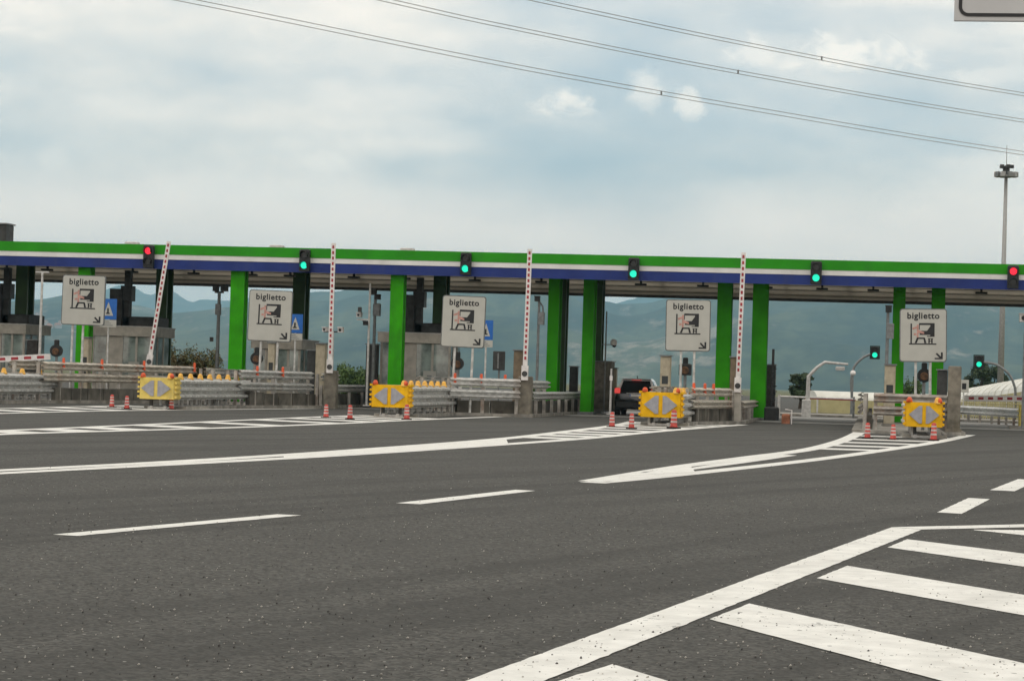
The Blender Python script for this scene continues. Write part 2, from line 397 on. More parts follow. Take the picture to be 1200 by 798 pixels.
def gore(upper, lower, wu, wl, t0, t1, n, deg, ws, fill=None):
    """two painted lines and slanting stripes between them; deg: stripe direction turned towards the viewer"""
    _, a = ribbon(upper, wu, 'gore_line'); _, b = ribbon(lower, wl, 'gore_line')
    if fill:
        fa = [at_len(a, fill[0] + (fill[1] - fill[0]) * i / 14) for i in range(15)]; fb = [at_len(b, fill[0] + (fill[1] - fill[0]) * i / 14) for i in range(15)]
        MB().add([(q.x, q.y, ZP + .001) for q in fa] + [(q.x, q.y, ZP + .001) for q in fb], [(i, 15 + i, 16 + i, i + 1) for i in range(14)]).build('gore_fill', M_PAINT, road)
    an = YAW - math.radians(deg); dr = Vector((math.cos(an), math.sin(an)))
    def hit(p):
        for i in range(len(b) - 1):
            e = b[i + 1] - b[i]; den = dr.x * e.y - dr.y * e.x
            if abs(den) < 1e-6: continue
            w_ = b[i] - p; sd_ = (w_.x * e.y - w_.y * e.x) / den; te = (w_.x * dr.y - w_.y * dr.x) / den
            if 0 <= te <= 1 and sd_ > 0: return p + dr * sd_
        return None
    for i in range(n):
        tt = t0 + (t1 - t0) * i / max(1, n - 1); p = at_len(a, min(.99, tt)); p1 = at_len(a, min(1, tt + .01))
        tg = (p1 - p).normalized(); pb = p + tg * ws
        q, qb = hit(p), hit(pb)
        if q is None or qb is None or (q - p).length < .5: continue
        sheet(ccw([tuple(p + dr * .2), tuple(pb + dr * .2), tuple(qb - dr * .2), tuple(q - dr * .2)]), 'gore_stripe')
gore([(694, 564), (800, 546.5), (880, 535.5), (950, 526), (990, 515), (1010, 505)], [(694, 565.5), (800, 555.5), (950, 539), (1035, 527.5), (1100, 517.5), (1137, 509.5)], .42, .38, .60, .94, 6, 0, 1.5, (.0, .22))
ribbon([(762, 554), (850, 543.5), (925, 533)], .34, 'gore_line')
gore([(-120, 559), (0, 551.5), (200, 541), (400, 528.5), (583, 514.5), (660, 506), (721, 498.5), (742, 494)], [(-120, 560.5), (0, 553.8), (200, 543.8), (400, 533), (583, 521), (692, 513), (775, 505), (871, 497.5)], .42, .42, .60, .96, 10, 12, 1.8, (.38, .585))
gore([(-150, 511), (0, 504.5), (133, 499.0), (300, 491.5), (375, 488.3), (430, 486.5)], [(-150, 516), (0, 508.7), (133, 504.8), (267, 501), (400, 496), (480, 492.2), (590, 488)], .34, .42, .0, .92, 12, 35, 1.6)
gore([(-200, 484), (-60, 480), (60, 477.2), (150, 475)], [(-200, 491), (0, 484.3), (133, 481.2), (240, 479.9), (370, 478.6)], .34, .36, .0, .9, 8, 35, 1.6)

# ------------------------------------------------------------------ hills and air
def curve(pts, x):
    for i in range(len(pts) - 1):
        if x <= pts[i + 1][0]:
            a, b = pts[i], pts[i + 1]; k = (x - a[0]) / (b[0] - a[0]); k = k * k * (3 - 2 * k); return a[1] + (b[1] - a[1]) * k
    return pts[-1][1]
def hill(name, D, back, pts, m, seed, rough_h, foot):
    nu, nv = 420, 34; vs = []; fs = []
    for j in range(nv):
        q = j / (nv - 1); dist = D * (foot + (back - foot) * q)
        prof = math.sin(min(1, q / .62) * math.pi / 2) ** 1.25 if q < .62 else math.cos((q - .62) / .38 * math.pi / 2) ** .8
        for i in range(nu):
            u = -900 + 3000 * i / (nu - 1)
            hpx = HOR(u) - curve(pts, u); base = ray(u, HOR(u)); base = base / base.dot(FW)
            Dr = D * (foot + (back - foot) * .62)
            hr = hpx / FPX * Dr + CAMH
            p = Vector((base.x * dist, base.y * dist, 0))
            nn = noise.fractal(Vector((p.x * .0015, p.y * .0015, seed)), 1.0, 2.1, 6)
            rg = abs(noise.noise(Vector((p.x * .0009, p.y * .0009, seed + 9))))
            z = hr * prof * (1 - .8 * rg * (1 - q) * 1.2) + nn * rough_h * min(1, prof * 2.2)
            vs.append((p.x, p.y, z - 20 * (1 - min(1, prof * 8))))
    for j in range(nv - 1):
        for i in range(nu - 1):
            fs.append((j * nu + i, j * nu + i + 1, (j + 1) * nu + i + 1, (j + 1) * nu + i))
    return struct(MB().add(vs, fs).build(name, m, smooth=True))
NEAR = [(-900, 340), (-300, 350), (0, 353), (33, 351), (73, 348), (110, 353), (150, 361), (192, 364), (228, 365), (267, 361), (310, 353), (357, 347), (393, 345), (418, 337),
        (470, 325), (540, 318), (600, 320), (660, 336), (706, 354), (730, 359), (752, 357), (800, 344), (900, 326), (1000, 322), (1100, 334), (1200, 340), (1500, 330), (2200, 345)]
FAR = [(-900, 350), (-300, 345), (0, 341), (40, 351), (100, 346), (144, 334), (174, 346), (192, 339), (223, 353), (234, 349), (267, 350), (300, 347), (340, 345), (400, 352),
       (600, 352), (712, 357), (735, 351), (756, 345), (800, 334), (900, 330), (1000, 335), (1200, 335), (1500, 340), (2200, 350)]
hill('wooded_hills', 8000, 1.35, NEAR, hillmat('hill_wood', (.008, .016, .008), (.095, .105, .050), (.30, .26, .20), .25), 3.0, 24.0, .45)
hill('distant_hills', 12400, 1.12, FAR, hillmat('hill_far', (.028, .042, .026), (.05, .065, .035), (.14, .13, .10), .18), 11.0, 12.0, .86)

def near_z(x, y):
    """height of the wooded hills at a plan point, by the same rule as the mesh"""
    v = Vector((x, y, 0)); dist = v.dot(FW) / 1.0
    r_ = v / dist; u = 600 + FPX * r_.dot(RT); q = (dist / 8000 - .45) / (1.35 - .45)
    if q < 0: return 0
    prof = math.sin(min(1, q / .62) * math.pi / 2) ** 1.25
    hr = (HOR(u) - curve(NEAR, u)) / FPX * 8000 * (.45 + .9 * .62) + CAMH
    nn = noise.fractal(Vector((x * .0015, y * .0015, 3.0)), 1.0, 2.1, 6); rg = abs(noise.noise(Vector((x * .0009, y * .0009, 12.0))))
    return hr * prof * (1 - .8 * rg * (1 - q) * 1.2) + nn * 24 * min(1, prof * 2.2)
M_HOUSE = [mat('house_wall_%d' % i, c_, .8, vary=.05) for i, c_ in enumerate(((.42, .36, .30), (.38, .27, .22), (.34, .31, .28)))]
M_ROOFT = mat('roof_tile', (.28, .12, .07), .8, vary=.2, scale=.5)
rh = random.Random(14); HM = {}
for i in range(24):
    uc, us = ((52, 14), (160, 16))[i % 4 == 3]
    u = rh.gauss(uc, us); dist = rh.uniform(4700, 5900); r_ = ray(u, HOR(u)); r_ = r_ / r_.dot(FW); x, y = r_.x * dist, r_.y * dist
    o = thing('hillside_house', 'tiny pale house scattered on the hazy wooded hillside', 'house', (x, y, near_z(x, y) - 1.5), rh.uniform(-.6, .6), group='far houses on the hillside')
    w_, d_, h_ = (rh.choice((8, 10, 13)), 8, rh.choice((4, 5, 6))); key = (w_, h_, i % 3)
    if key not in HM:
        m1 = MB().box(-w_ / 2, w_ / 2, -d_ / 2, d_ / 2, 0, h_ + 1.5).build('wall', M_HOUSE[i % 3], o)
        e = .7; m2 = MB().add([(-w_ / 2 - e, -d_ / 2 - e, h_ + 1.5), (w_ / 2 + e, -d_ / 2 - e, h_ + 1.5), (w_ / 2 + e, d_ / 2 + e, h_ + 1.5), (-w_ / 2 - e, d_ / 2 + e, h_ + 1.5), (-w_ / 2 + 2, 0, h_ + 4), (w_ / 2 - 2, 0, h_ + 4)],
                             [(0, 1, 5, 4), (1, 2, 5), (2, 3, 4, 5), (3, 0, 4), (3, 2, 1, 0)]).build('roof', M_ROOFT, o)
        HM[key] = (m1, m2)
    else:
        for q in HM[key]: r2_ = q.copy(); col.objects.link(r2_); r2_.parent = o

hz = MB().box(-17000, 17000, -400, 17000, -3, 640).build('haze', None or M_DARK)
hz.data.materials.clear(); hm = bpy.data.materials.new('haze_air'); hm.use_nodes = True; k = NT(hm.node_tree); k.n.clear()
pv = k.new('ShaderNodeVolumePrincipled'); pv.inputs['Color'].default_value = (.44, .80, 1.0, 1); pv.inputs['Density'].default_value = 1.08e-4; pv.inputs['Anisotropy'].default_value = .0
om = k.new('ShaderNodeOutputMaterial'); k.l.new(pv.outputs[0], om.inputs['Volume']); hz.data.materials.append(hm); stuff(hz)

# ------------------------------------------------------------------ toll canopy
YC0, YC1 = 101.0, 116.0
ZB, ZT = 5.80, 6.86
can = thing('toll_canopy', 'long flat toll plaza canopy with green, white and blue fascia on green columns', 'canopy', (-14, 101, 0))
OX, OY = -14.0, 101.0
def L(x, y): return x - OX, y - OY
def canbox(name, x0, x1, y0, y1, z0, z1, m, parent=can): return MB().box(x0 - OX, x1 - OX, y0 - OY, y1 - OY, z0, z1).build(name, m, parent)
XL, XR = -62.0, 32.0
hgt = ZT - ZB
canbox('blue_band', XL, XR, YC0, YC0 + .12, ZB, ZB + hgt * .395, M_BLUE)
canbox('white_band', XL, XR, YC0 - .02, YC0 + .12, ZB + hgt * .395, ZB + hgt * .60, M_WHITEB)
canbox('green_band', XL, XR, YC0 - .04, YC0 + .12, ZB + hgt * .60, ZT, M_GREEN)
canbox('roof_slab', XL + .1, XR - .1, YC0 + .12, YC1 - .7, ZB + .78, ZT - .10, M_BROWN)  # stops short of the rear fascia: gap added to let sky light reach it
canbox('soffit', XL + .1, XR - .1, YC0 + .12, YC1 - .7, ZB + .70, ZB + .78, M_SOFF)
canbox('rear_fascia', XL, XR, YC1 - .2, YC1, ZB - .03, ZT - .1, M_SOFF)
canbox('rear_trim', XL, XR, YC1 - .26, YC1 + .02, ZB - .16, ZB - .03, M_BROWN)
for zq in (ZB + .16, ZB + .40, ZB + .62): canbox('fascia_batten', XL + .2, XR - .2, YC1 - .23, YC1 - .2, zq, zq + .035, M_SOFF)
for q in range(32):
    xx = XL + .6 + q * 3.0; canbox('roof_beam', xx, xx + .16, YC1 - .7, YC1 - .2, ZB + .74, ZT - .12, M_PALEPOLE)
for yy in (103.2, 106.6, 110.0): canbox('soffit_batten', XL + .2, XR - .2, yy, yy + .18, ZB + .60, ZB + .70, M_SOFF)
for u in (12, 60, 160, 232, 300, 345, 420, 480, 562, 640, 700, 757, 830, 905, 970, 1030, 1100, 1157):
    for yy, du, zl in ((103.0, 0, .17), (108.5, -10, .14)):
        x = XU(u + du, yy)
        lm = canbox('soffit_lamp', x - .26, x + .26, yy, yy + .3, ZB - .02 + zl, ZB + .07 + zl, M_DARK)
        lm2 = MB().box(x - .05 - OX, x + .05 - OX, yy + .18 - OY, yy + .28 - OY, ZB + .07 + zl, ZB + .70).build('bracket', M_DARK, lm)
def column(u, Y, wd=.62):
    x = XU(u, Y); z1 = ZB + .70; dp = .5 if Y < 103 else .9
    M_GREENC = M_GREEN_SHADE if Y > 111 else M_GREENF
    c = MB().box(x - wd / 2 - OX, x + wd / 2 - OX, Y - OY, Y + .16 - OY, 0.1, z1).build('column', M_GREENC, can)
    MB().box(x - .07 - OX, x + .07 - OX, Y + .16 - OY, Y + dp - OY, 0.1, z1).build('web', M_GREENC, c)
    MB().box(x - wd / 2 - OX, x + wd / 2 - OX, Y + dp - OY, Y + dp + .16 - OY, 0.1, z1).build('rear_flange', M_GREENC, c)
    MB().box(x - wd / 2 - .12 - OX, x + wd / 2 + .12 - OX, Y - .12 - OY, Y + dp + .28 - OY, 0.005, .12).build('base_plate', M_POLE, c)
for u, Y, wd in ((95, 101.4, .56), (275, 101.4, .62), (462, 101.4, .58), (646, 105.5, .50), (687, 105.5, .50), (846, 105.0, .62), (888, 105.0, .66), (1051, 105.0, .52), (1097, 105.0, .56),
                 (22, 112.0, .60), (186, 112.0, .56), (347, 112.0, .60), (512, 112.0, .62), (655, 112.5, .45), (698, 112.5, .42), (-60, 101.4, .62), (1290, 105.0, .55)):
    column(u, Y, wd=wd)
# things standing on the roof
p = P(2, 281, 104)
o = thing('roof_cabinet', 'dark box cabinet on top of the canopy at the left edge', 'cabinet', (p.x - .4, 104, ZT - .12))
MB().cbox(-.8, .78, -.5, .5, 0, 1.02, .03).build('body', M_DARK, o); MB().box(-.86, .84, -.56, .56, 1.02, 1.08).build('lid', M_POLE, o)
for u, lab in ((150, 'small pale roof fixture on the canopy just left of the red light'), (320, 'small pale roof fixture on the canopy left of the leftmost green light'), (473, 'small pale roof fixture on the canopy between two green lights')):
    o = thing('roof_fixture', lab, 'fixture', (XU(u, 102.5), 102.5, ZT - .12), group='small fixtures on the canopy roof')
    MB().cbox(-.3, .3, -.2, .2, .06, .30, .03).build('housing', M_PALEPOLE, o); MB().box(-.3, -.24, -.05, .05, 0, .06).box(.24, .3, -.05, .05, 0, .06).build('foot', M_DARK, o)

# traffic lights hung on the fascia
def hooded_lens(m_housing, lit, parent, x, y, z, r):
    l = MB().cyl((x, y, z), (x, y - .04, z), r, r * .93, 18).build('lens', lit, parent)
    n = 14; vs = []; fs = []
    for i in range(n):
        a = math.radians(-25 + 230 * i / (n - 1))
        for rr, yy in ((r * 1.12, y), (r * 1.12, y - r * 1.5), (r * 1.04, y - r * 1.5), (r * 1.04, y)):
            vs.append((x + rr * math.cos(a), yy, z + rr * math.sin(a)))
    for i in range(n - 1):
        fs += [(4 * i + j, 4 * (i + 1) + j, 4 * (i + 1) + (j + 1) % 4, 4 * i + (j + 1) % 4) for j in range(4)]
    MB().add(vs, fs).build('visor', m_housing, parent)
for u, vt, vb, lit, lab in ((173, 287, 314, 'r', 'traffic light showing red on the canopy above the leftmost raised barrier'),
                            (356, 292, 318, 'g', 'leftmost green traffic light on the canopy fascia'),
                            (545, 296, 322, 'g', 'green traffic light on the canopy above the middle biglietto sign'),
                            (742, 302, 328, 'g', 'green traffic light on the canopy above the waiting dark car'),
                            (956, 306, 333, 'g', 'rightmost green traffic light on the canopy fascia'),
                            (1187, 311, 338, 'r', 'traffic light showing red on the canopy at the far right')):
    Y = 100.65; a, b = P(u, vt, Y), P(u, vb, Y); hh = a.z - b.z
    o = thing('traffic_light', lab, 'traffic light', (b.x, Y, b.z), group='two-lamp traffic lights along the canopy')
    MB().cbox(-.23, .23, 0, .26, 0, hh, .04).build('housing', M_BLACK, o)
    MB().box(-.05, .05, .26, .38, hh * .3, hh * .7).build('bracket', M_DARK, o)
    hooded_lens(M_BLACK, M_LAMPR if lit == 'r' else M_LENSD, o, 0, 0, hh * .74, .15)
    hooded_lens(M_BLACK, M_LAMPG if lit == 'g' else M_LENSD, o, 0, 0, hh * .27, .15)

# ------------------------------------------------------------------ lane islands with cushions, rails, posts
def beam_mesh(m, p0, p1, zc, hh, waves, th=.012, depth=.12, side=1):
    """corrugated guard-rail beam between two plan points; crests towards the side normal"""
    p0, p1 = Vector(p0), Vector(p1); tg = (p1 - p0).normalized(); nr = Vector((tg.y, -tg.x)) * side
    prof = []; n = waves * 8
    for i in range(n + 1):
        s_ = i / n; ph = s_ * waves * 2 * math.pi
        q = (1 - math.cos(ph)) / 2; q = min(1, max(0, (q - .22) / .56))
        prof.append((q * depth, zc - hh / 2 + hh * s_))
    loop = [(a + th, z) for a, z in prof] + [(a, z) for a, z in reversed(prof)]
    k_ = len(loop)
    vs = [(p0.x + nr.x * a, p0.y + nr.y * a, z) for a, z in loop] + [(p1.x + nr.x * a, p1.y + nr.y * a, z) for a, z in loop]
    fs = [(i, (i + 1) % k_, k_ + (i + 1) % k_, k_ + i) for i in range(k_)]
    np_ = n + 1
    fs += [(i + 1, i, k_ - 1 - i, k_ - 2 - i) for i in range(n)] + [(k_ + i, k_ + i + 1, 2 * k_ - 2 - i, 2 * k_ - 1 - i) for i in range(n)]
    m.add(vs, fs)

def reflector_post(parent, x, y, z, hh=.42):
    o = MB().lathe([(.075, 0), (.08, .03), (.06, .06), (.055, hh - .05), (.045, hh), (.0, hh + .005)], 10, (x, y, z)).build('delineator', M_ORANGE, parent, smooth=True)
    return o

def cushion(label, x0, x1, y0, y1, zt, zb, faded, lamps, name='crash_cushion', rear_w=None, posts=8):
    """crash cushion: nose at y0, telescoping three-wave side panels to y1"""
    cx = (x0 + x1) / 2; hw = (x1 - x0) / 2
    o = thing(name, label, 'crash cushion', (cx, y0, 0), group='yellow-nosed crash cushions')
    hh = zt - zb; ym = M_YELP if faded else M_YEL
    # rounded, finned nose
    n = 9; ring = []
    for i in range(n):
        a = math.pi * i / (n - 1); ring.append((-hw * math.cos(a), .26 - .26 * math.sin(a) ** .6))
    pts = ring + [(hw, .75), (-hw, .75)]
    MB().slab(pts, zb, zt).build('nose', ym, o)
    for k_ in range(5):
        z = zb + hh * (.06 + .22 * k_)
        MB().box(-hw - .05, -hw + .03, .15, .72, z, z + hh * .10).build('nose_rib', ym, o)
        MB().box(hw - .03, hw + .05, .15, .72, z, z + hh * .10).build('nose_rib', ym, o)
    # grey arrow-shaped reflectors on the face
    zc = (zt + zb) / 2; g = .05 * hw * 2
    for s_ in (-1, 1):
        q = [(s_ * g, zc - hh * .36), (s_ * g + s_ * hw * .16, zc - hh * .36), (s_ * hw * .80, zc), (s_ * g + s_ * hw * .16, zc + hh * .36), (s_ * g, zc + hh * .36)]
        if s_ < 0: q = q[::-1]
        MB().plate(q, -.025, .10).build('arrow_reflector', M_SILV, o)
    # side panels
    npan = 4; ln = (y1 - y0 - .6) / npan
    wz = hh * 1.02
    for s_ in (-1, 1):
        for k_ in range(npan):
            ya = .6 + ln * k_; yb = ya + ln + .14
            xo = (hw - .17) * s_ + s_ * .012 * k_
            m = MB(); beam_mesh(m, (xo, ya), (xo, yb), (zt + zb) / 2 - .01, wz, 3, side=s_, depth=.15, th=.015)
            m.build('side_panel', M_GALV, o)
        # bolts strip
        for k_ in range(npan + 1):
            ya = .6 + ln * k_ + .06
            MB().box((hw - .05) * s_ - .04, (hw - .05) * s_ + .06, ya, ya + .05, zb + .02, zt - .02).build('end_strap', M_GALV, o) if k_ == npan else None
    for k_ in range(posts):
        ya = .75 + (y1 - y0 - 1.0) * k_ / (posts - 1)
        q = MB().box(-hw + .22, -hw + .30, ya, ya + .07, .03, zt - .06).box(hw - .30, hw - .22, ya, ya + .07, .03, zt - .06)
        q.box(-hw + .30, hw - .30, ya, ya + .05, zb + hh * .3, zt - .1)
        q.build('diaphragm', M_GALV, o)
    MB().box(-.30, -.2, .3, y1 - y0, .005, .12).build('ground_rail', M_PALEPOLE, o)
    MB().box(.20, .30, .3, y1 - y0, .005, .12).build('ground_rail', M_PALEPOLE, o)
    for s_ in (-1, 1): MB().box(s_ * hw * .45 - .05, s_ * hw * .45 + .05, .42, .55, .01, zb + .02).build('front_leg', M_DARK, o)
    MB().box(-hw * .6, hw * .6, .40, .56, .01, .09).build('foot_plate', M_GALV, o)
    MB().box(-hw + .1, hw - .1, .7, y1 - y0 - .2, zt - .10, zt - .05).build('top_deck', M_BEIGE, o)
    for k_ in range(lamps):
        ya = .15 + (y1 - y0 - 1.5) * k_ / max(1, lamps - 1)
        xx = hw * .70
        lamp = MB().lathe([(.13, 0), (.13, .05), (.10, .07), (.095, .13), (.06, .21), (.0, .23)], 12, (xx, ya, zt - .05)).build('warning_lamp', M_AMBER, o, smooth=True)
    for s_ in (-1, 1):
        MB().lathe([(.10, 0), (.09, .10), (.05, .16), (0, .17)], 10, (s_ * hw * .78, .14, zt - .01)).build('corner_lamp', M_ORANGE, o, smooth=True)
    return o

def rail_run(parent, pts, levels, post_every, mtl, side, zgr=.12, ptop=None, waves=2, bh=.33):
    """W-beams along a plan path, posts set at intervals; every panel and post its own mesh"""
    for (a, b) in zip(pts[:-1], pts[1:]):
        a, b = Vector(a), Vector(b); ln = (b - a).length; n = max(1, round(ln / 2.2))
        for i in range(n):
            q0, q1 = a + (b - a) * (i / n), a + (b - a) * ((i + 1) / n)
            for zc in levels:
                m = MB(); beam_mesh(m, q0, q1 + (b - a).normalized() * .06, zc, bh, waves, side=side); m.build('beam', mtl, parent)
        npst = max(1, round(ln / post_every)); tg = (b - a).normalized(); nr = Vector((tg.y, -tg.x)) * side
        for i in range(npst + 1):
            q = a + (b - a) * (i / npst) - nr * .12
            MB().box(q.x - .06, q.x + .06, q.y - .07, q.y + .07, zgr, (ptop or levels[0] + .12)).build('post', M_GALVD, parent)

def barrier_gate(label, x, y, zpiv, tip, post_h, arm_r=.06, concrete=True, group='raised barrier arms', stripes=20):
    """post, hinge and a white arm with red stripes reaching the tip (world point)"""
    o = thing('barrier_gate', label, 'barrier', (x, y, 0), group=group)
    if concrete:
        MB().cbox(-.26, .26, -.05, .45, .0, post_h, .03).build('post', M_POST, o)
    else:
        MB().cbox(-.13, .13, -.05, .25, .0, post_h, .02).build('post', M_BOOTH, o)
    piv = Vector((0, -.12, zpiv)); tp = Vector(tip) - Vector((x, y, 0)); ax = (tp - piv).normalized(); ln = (tp - piv).length
    MB().cyl((0, .05, zpiv), (0, -.20, zpiv), .11, n=14).build('hinge', M_DARK, o)
    e = ax.cross(Vector((0, 1, 0))).normalized()
    def bar(m, s0, s1, wd, ty):
        a, b = piv + ax * s0, piv + ax * s1; y0, y1 = Vector((0, -ty, 0)), Vector((0, ty, 0))
        m.add([a - e * wd + y0, a + e * wd + y0, a + e * wd + y1, a - e * wd + y1, b - e * wd + y0, b + e * wd + y0, b + e * wd + y1, b - e * wd + y1],
              [(0, 1, 2, 3), (7, 6, 5, 4), (1, 0, 4, 5), (2, 1, 5, 6), (3, 2, 6, 7), (0, 3, 7, 4)])
    m = MB(); bar(m, .0, ln, .088 * arm_r / .06, .04); arm = m.build('arm', M_RW, o)
    m = MB(); bar(m, -.25, .32, .13, .06); m.build('arm_clamp', M_RW, o)
    st = .55; n = stripes; step = (ln - st) / n
    for i in range(n):
        m = MB(); bar(m, st + i * step, st + i * step + step * .55, .040 * arm_r / .06, .046); m.build('red_stripe', M_RED, arm)
    return o

def concrete_panels(parent, pts, z1, th=.18):
    for (a, b) in zip(pts[:-1], pts[1:]):
        a, b = Vector(a), Vector(b); ln = (b - a).length; n = max(1, round(ln / 1.25)); tg = (b - a) / ln; nr = Vector((tg.y, -tg.x))
        for i in range(n):
            q0, q1 = a + tg * (ln * i / n + .04), a + tg * (ln * (i + 1) / n - .04)
            hh = z1 - random.random() * .05
            m = MB(); c = [q0 + nr * th / 2, q0 - nr * th / 2, q1 - nr * th / 2, q1 + nr * th / 2]
            m.slab(ccw([tuple(q) for q in c]), .10, hh); m.build('panel', M_WALL, parent)

random.seed(5)
# x0,x1: cushion; y0,y1; post (x,y)
ISL = [dict(k=1, x0=-32.26, x1=-30.9, y0=80.8, y1=88.0, px=-28.6, py=99.5, lx=-34.3),
       dict(k=2, x0=-25.61, x1=-24.28, y0=81.4, y1=91.8, px=-22.9, py=97.2, lx=-27.8),
       dict(k=3, x0=-17.28, x1=-15.92, y0=81.6, y1=92.3, px=-13.35, py=91.6, lx=-19.3),
       dict(k=4, x0=-7.86, x1=-6.43, y0=81.7, y1=88.0, px=-5.25, py=92.6, lx=-9.2),
       dict(k=5, x0=1.03, x1=2.20, y0=75.2, y1=82.4, px=2.75, py=83.2, lx=-.35)]
WORD = {1: 'leftmost', 2: 'second', 3: 'third', 4: 'fourth', 5: 'rightmost'}
SGN = {1: 'the leftmost biglietto sign', 2: 'the second biglietto sign from the left', 3: 'the middle biglietto sign', 4: 'the biglietto sign right of the car', 5: 'the rightmost biglietto sign'}
for I in ISL:
    k_ = I['k']; x0, x1, y0, y1, px_, py_, lx = (I[q] for q in ('x0', 'x1', 'y0', 'y1', 'px', 'py', 'lx'))
    yb = 124.0
    isl = [(x0 - .05, y0 + 1.0), (x1 + .05, y0 + 1.0), (x1 + .12, min(y1, py_) - 1.5), (px_ + .32, py_ - .5), (px_ + .32, yb), (lx - .3, yb), (lx - .3, 101), (x0 - .12, 96.5)] if k_ < 5 else [(x0 - .05, y0 + 1.0), (x1 + .05, y0 + 1.0), (x1 + .12, min(y1, py_) - 1.5), (px_ + .32, py_ - .5), (px_ + .32, yb), (lx - .3, yb), (lx - .3, py_ - .5), (x0 - .12, min(y1, py_) - 1.5)]
    s_ = struct(MB().slab(isl, -.2, .0 + .10).build('traffic_island', M_CONC))
    # kerb stones along the right and left edges
    for side, (xa, ya, xb, yb_) in ((1, (isl[2][0], isl[2][1], isl[3][0], isl[3][1])), (1, (isl[3][0], isl[3][1], isl[4][0], isl[4][1])), (1, (isl[1][0], isl[1][1], isl[2][0], isl[2][1]))):
        a, b = Vector((xa, ya)), Vector((xb, yb_)); ln = (b - a).length; tg = (b - a) / ln; nr = Vector((tg.y, -tg.x)); n = max(1, round(ln / 1.2))
        for i in range(n):
            q0, q1 = a + tg * (ln * i / n + .008), a + tg * (ln * (i + 1) / n - .008)
            c = [q0, q1, q1 + nr * .12, q0 + nr * .12]
            MB().slab(ccw([tuple(q) for q in c]), .0, .125).build('kerb_stone', M_CONC, s_)
    # cushion
    zt, zb = {1: (1.12, .36), 2: (1.12, .36), 3: (1.12, .34), 4: (1.16, .30), 5: (1.12, .36)}[k_]
    cushion({1: 'galvanised crash cushion cut off by the left edge, before the leftmost biglietto sign',
             2: 'crash cushion with faded pale yellow nose and a row of amber lamps',
             3: 'crash cushion with yellow nose below the second lit green light, beside the middle sign',
             4: 'crash cushion with yellow nose just right of the dark car',
             5: 'rightmost crash cushion with yellow nose, below the rightmost biglietto sign'}[k_], x0, x1, y0, y1, zt, zb, k_ <= 2, {1: 4, 2: 8, 3: 8, 4: 4, 5: 1}[k_], posts={1: 8, 2: 9, 3: 9, 4: 6, 5: 6}[k_])
    # double-height rails
    g = thing('guard_rail', {1: 'double guard rail behind the leftmost crash cushion', 2: 'double guard rail behind the pale yellow crash cushion', 3: 'double guard rail between the middle sign and its concrete post',
                             4: 'double guard rail right of the car, below the fourth biglietto sign', 5: 'rusty double guard rail wrapped behind the rightmost crash cushion'}[k_], 'guard rail', (0, 0, 0), group='double guard rails on the lane islands')
    mt = M_GALVD if k_ == 5 else M_GALVR if k_ in (1, 4) else M_GALV
    zr = {1: (1.42, .98), 2: (1.34, .86), 3: (1.30, .85), 4: (1.20, .75), 5: (1.20, .76)}[k_]
    ys = min(y1, py_) - 1.6
    if k_ == 5:
        rail_run(g, [(x1 + .35, y1 + .9), (x0 - .9, y1 + 1.1)], zr, 1.6, mt, -1, zgr=.1)
        rail_run(g, [(lx, y1 + 1.2), (lx, 112.0)], zr, 2.6, mt, -1, zgr=.1)
        rail_run(g, [(px_ + .1, py_ + .8), (px_ + .1, 112.0)], (zr[1],), 2.6, mt, 1, zgr=.1)
    else:
        rail_run(g, [(x1 - .05, ys), (px_ - .18, py_ - .2)], zr, 1.7, mt, 1, zgr=.1)
        rail_run(g, [(px_ + .22, py_ + .55), (px_ + .22, {1: 108, 2: 106, 3: 113.5, 4: 116}[k_])], (zr[1] - .02,), 2.4, mt, 1, zgr=.1)
        rail_run(g, [(px_ + .05, py_ + .55), (px_ - .2, {1: 104, 2: 102, 3: 100, 4: 100}[k_])], (zr[0] - .03,), 2.4, mt, 1, zgr=.1)
        rail_run(g, [(x0 + .12, ys), (x0 + .12, 96.8), (lx, 101.2), (lx, 110)], zr, 2.6, mt, -1, zgr=.1)
        for q in {1: (.12, .35, .62, .97), 2: (.22, .55), 3: (.06, .42, .75), 4: (.05, .30, .5)}[k_]:
            reflector_post(g, x1 - .02 + (px_ - x1) * q, ys + (py_ - ys) * q + .0, zr[0] - .08, .40)
    wl = thing('concrete_barrier', {1: 'low concrete wall under the rail beside the leftmost booth', 2: 'low concrete wall under the rail below the second raised arm', 3: 'low concrete wall panels left of the dark car, under the rail',
                                    4: 'low concrete wall panels under the rail left of the black pole', 5: 'low concrete wall behind the rightmost concrete post'}[k_], 'concrete wall', (0, 0, 0), group='low concrete walls on the islands')
    if k_ < 5: concrete_panels(wl, [(x1 + .0, ys + 1.2), (px_ - .12, py_ + .9), (px_ - .05, 121.0)], .62)
    else: concrete_panels(wl, [(px_ - .15, py_ + 1.2), (px_ - .15, 121.0)], .62); concrete_panels(wl, [(lx + .3, y1 + 1.6), (lx + .3, 121)], .62)

# raised barriers (pivot above the post, tip in front of the fascia)
def gate_from(label, k_, ub, vb, ut, vt, post_v, **kw):
    I = ISL[k_ - 1]; y = I['py']; b = P(ub, vb, y - .12); tpt = P(ut, vt, y - .12)
    pp = P(ub, post_v, y)
    return barrier_gate(label, b.x, y, b.z, tpt, max(.6, pp.z), **kw)
gate_from('raised red and white barrier arm leaning right beside the leftmost booth', 1, 175, 424, 198, 283, 432, stripes=20)
gate_from('raised red and white barrier arm left of the white cameras, on a concrete post', 2, 386.5, 430, 391, 285, 434, stripes=20)
gate_from('raised red and white barrier arm left of the paired green columns, on a concrete post', 3, 615, 438, 621, 292, 441, stripes=20)
gate_from('raised red and white barrier arm between the two columns right of the fourth sign', 4, 864.5, 452, 871.5, 296, 456, concrete=False, stripes=20)
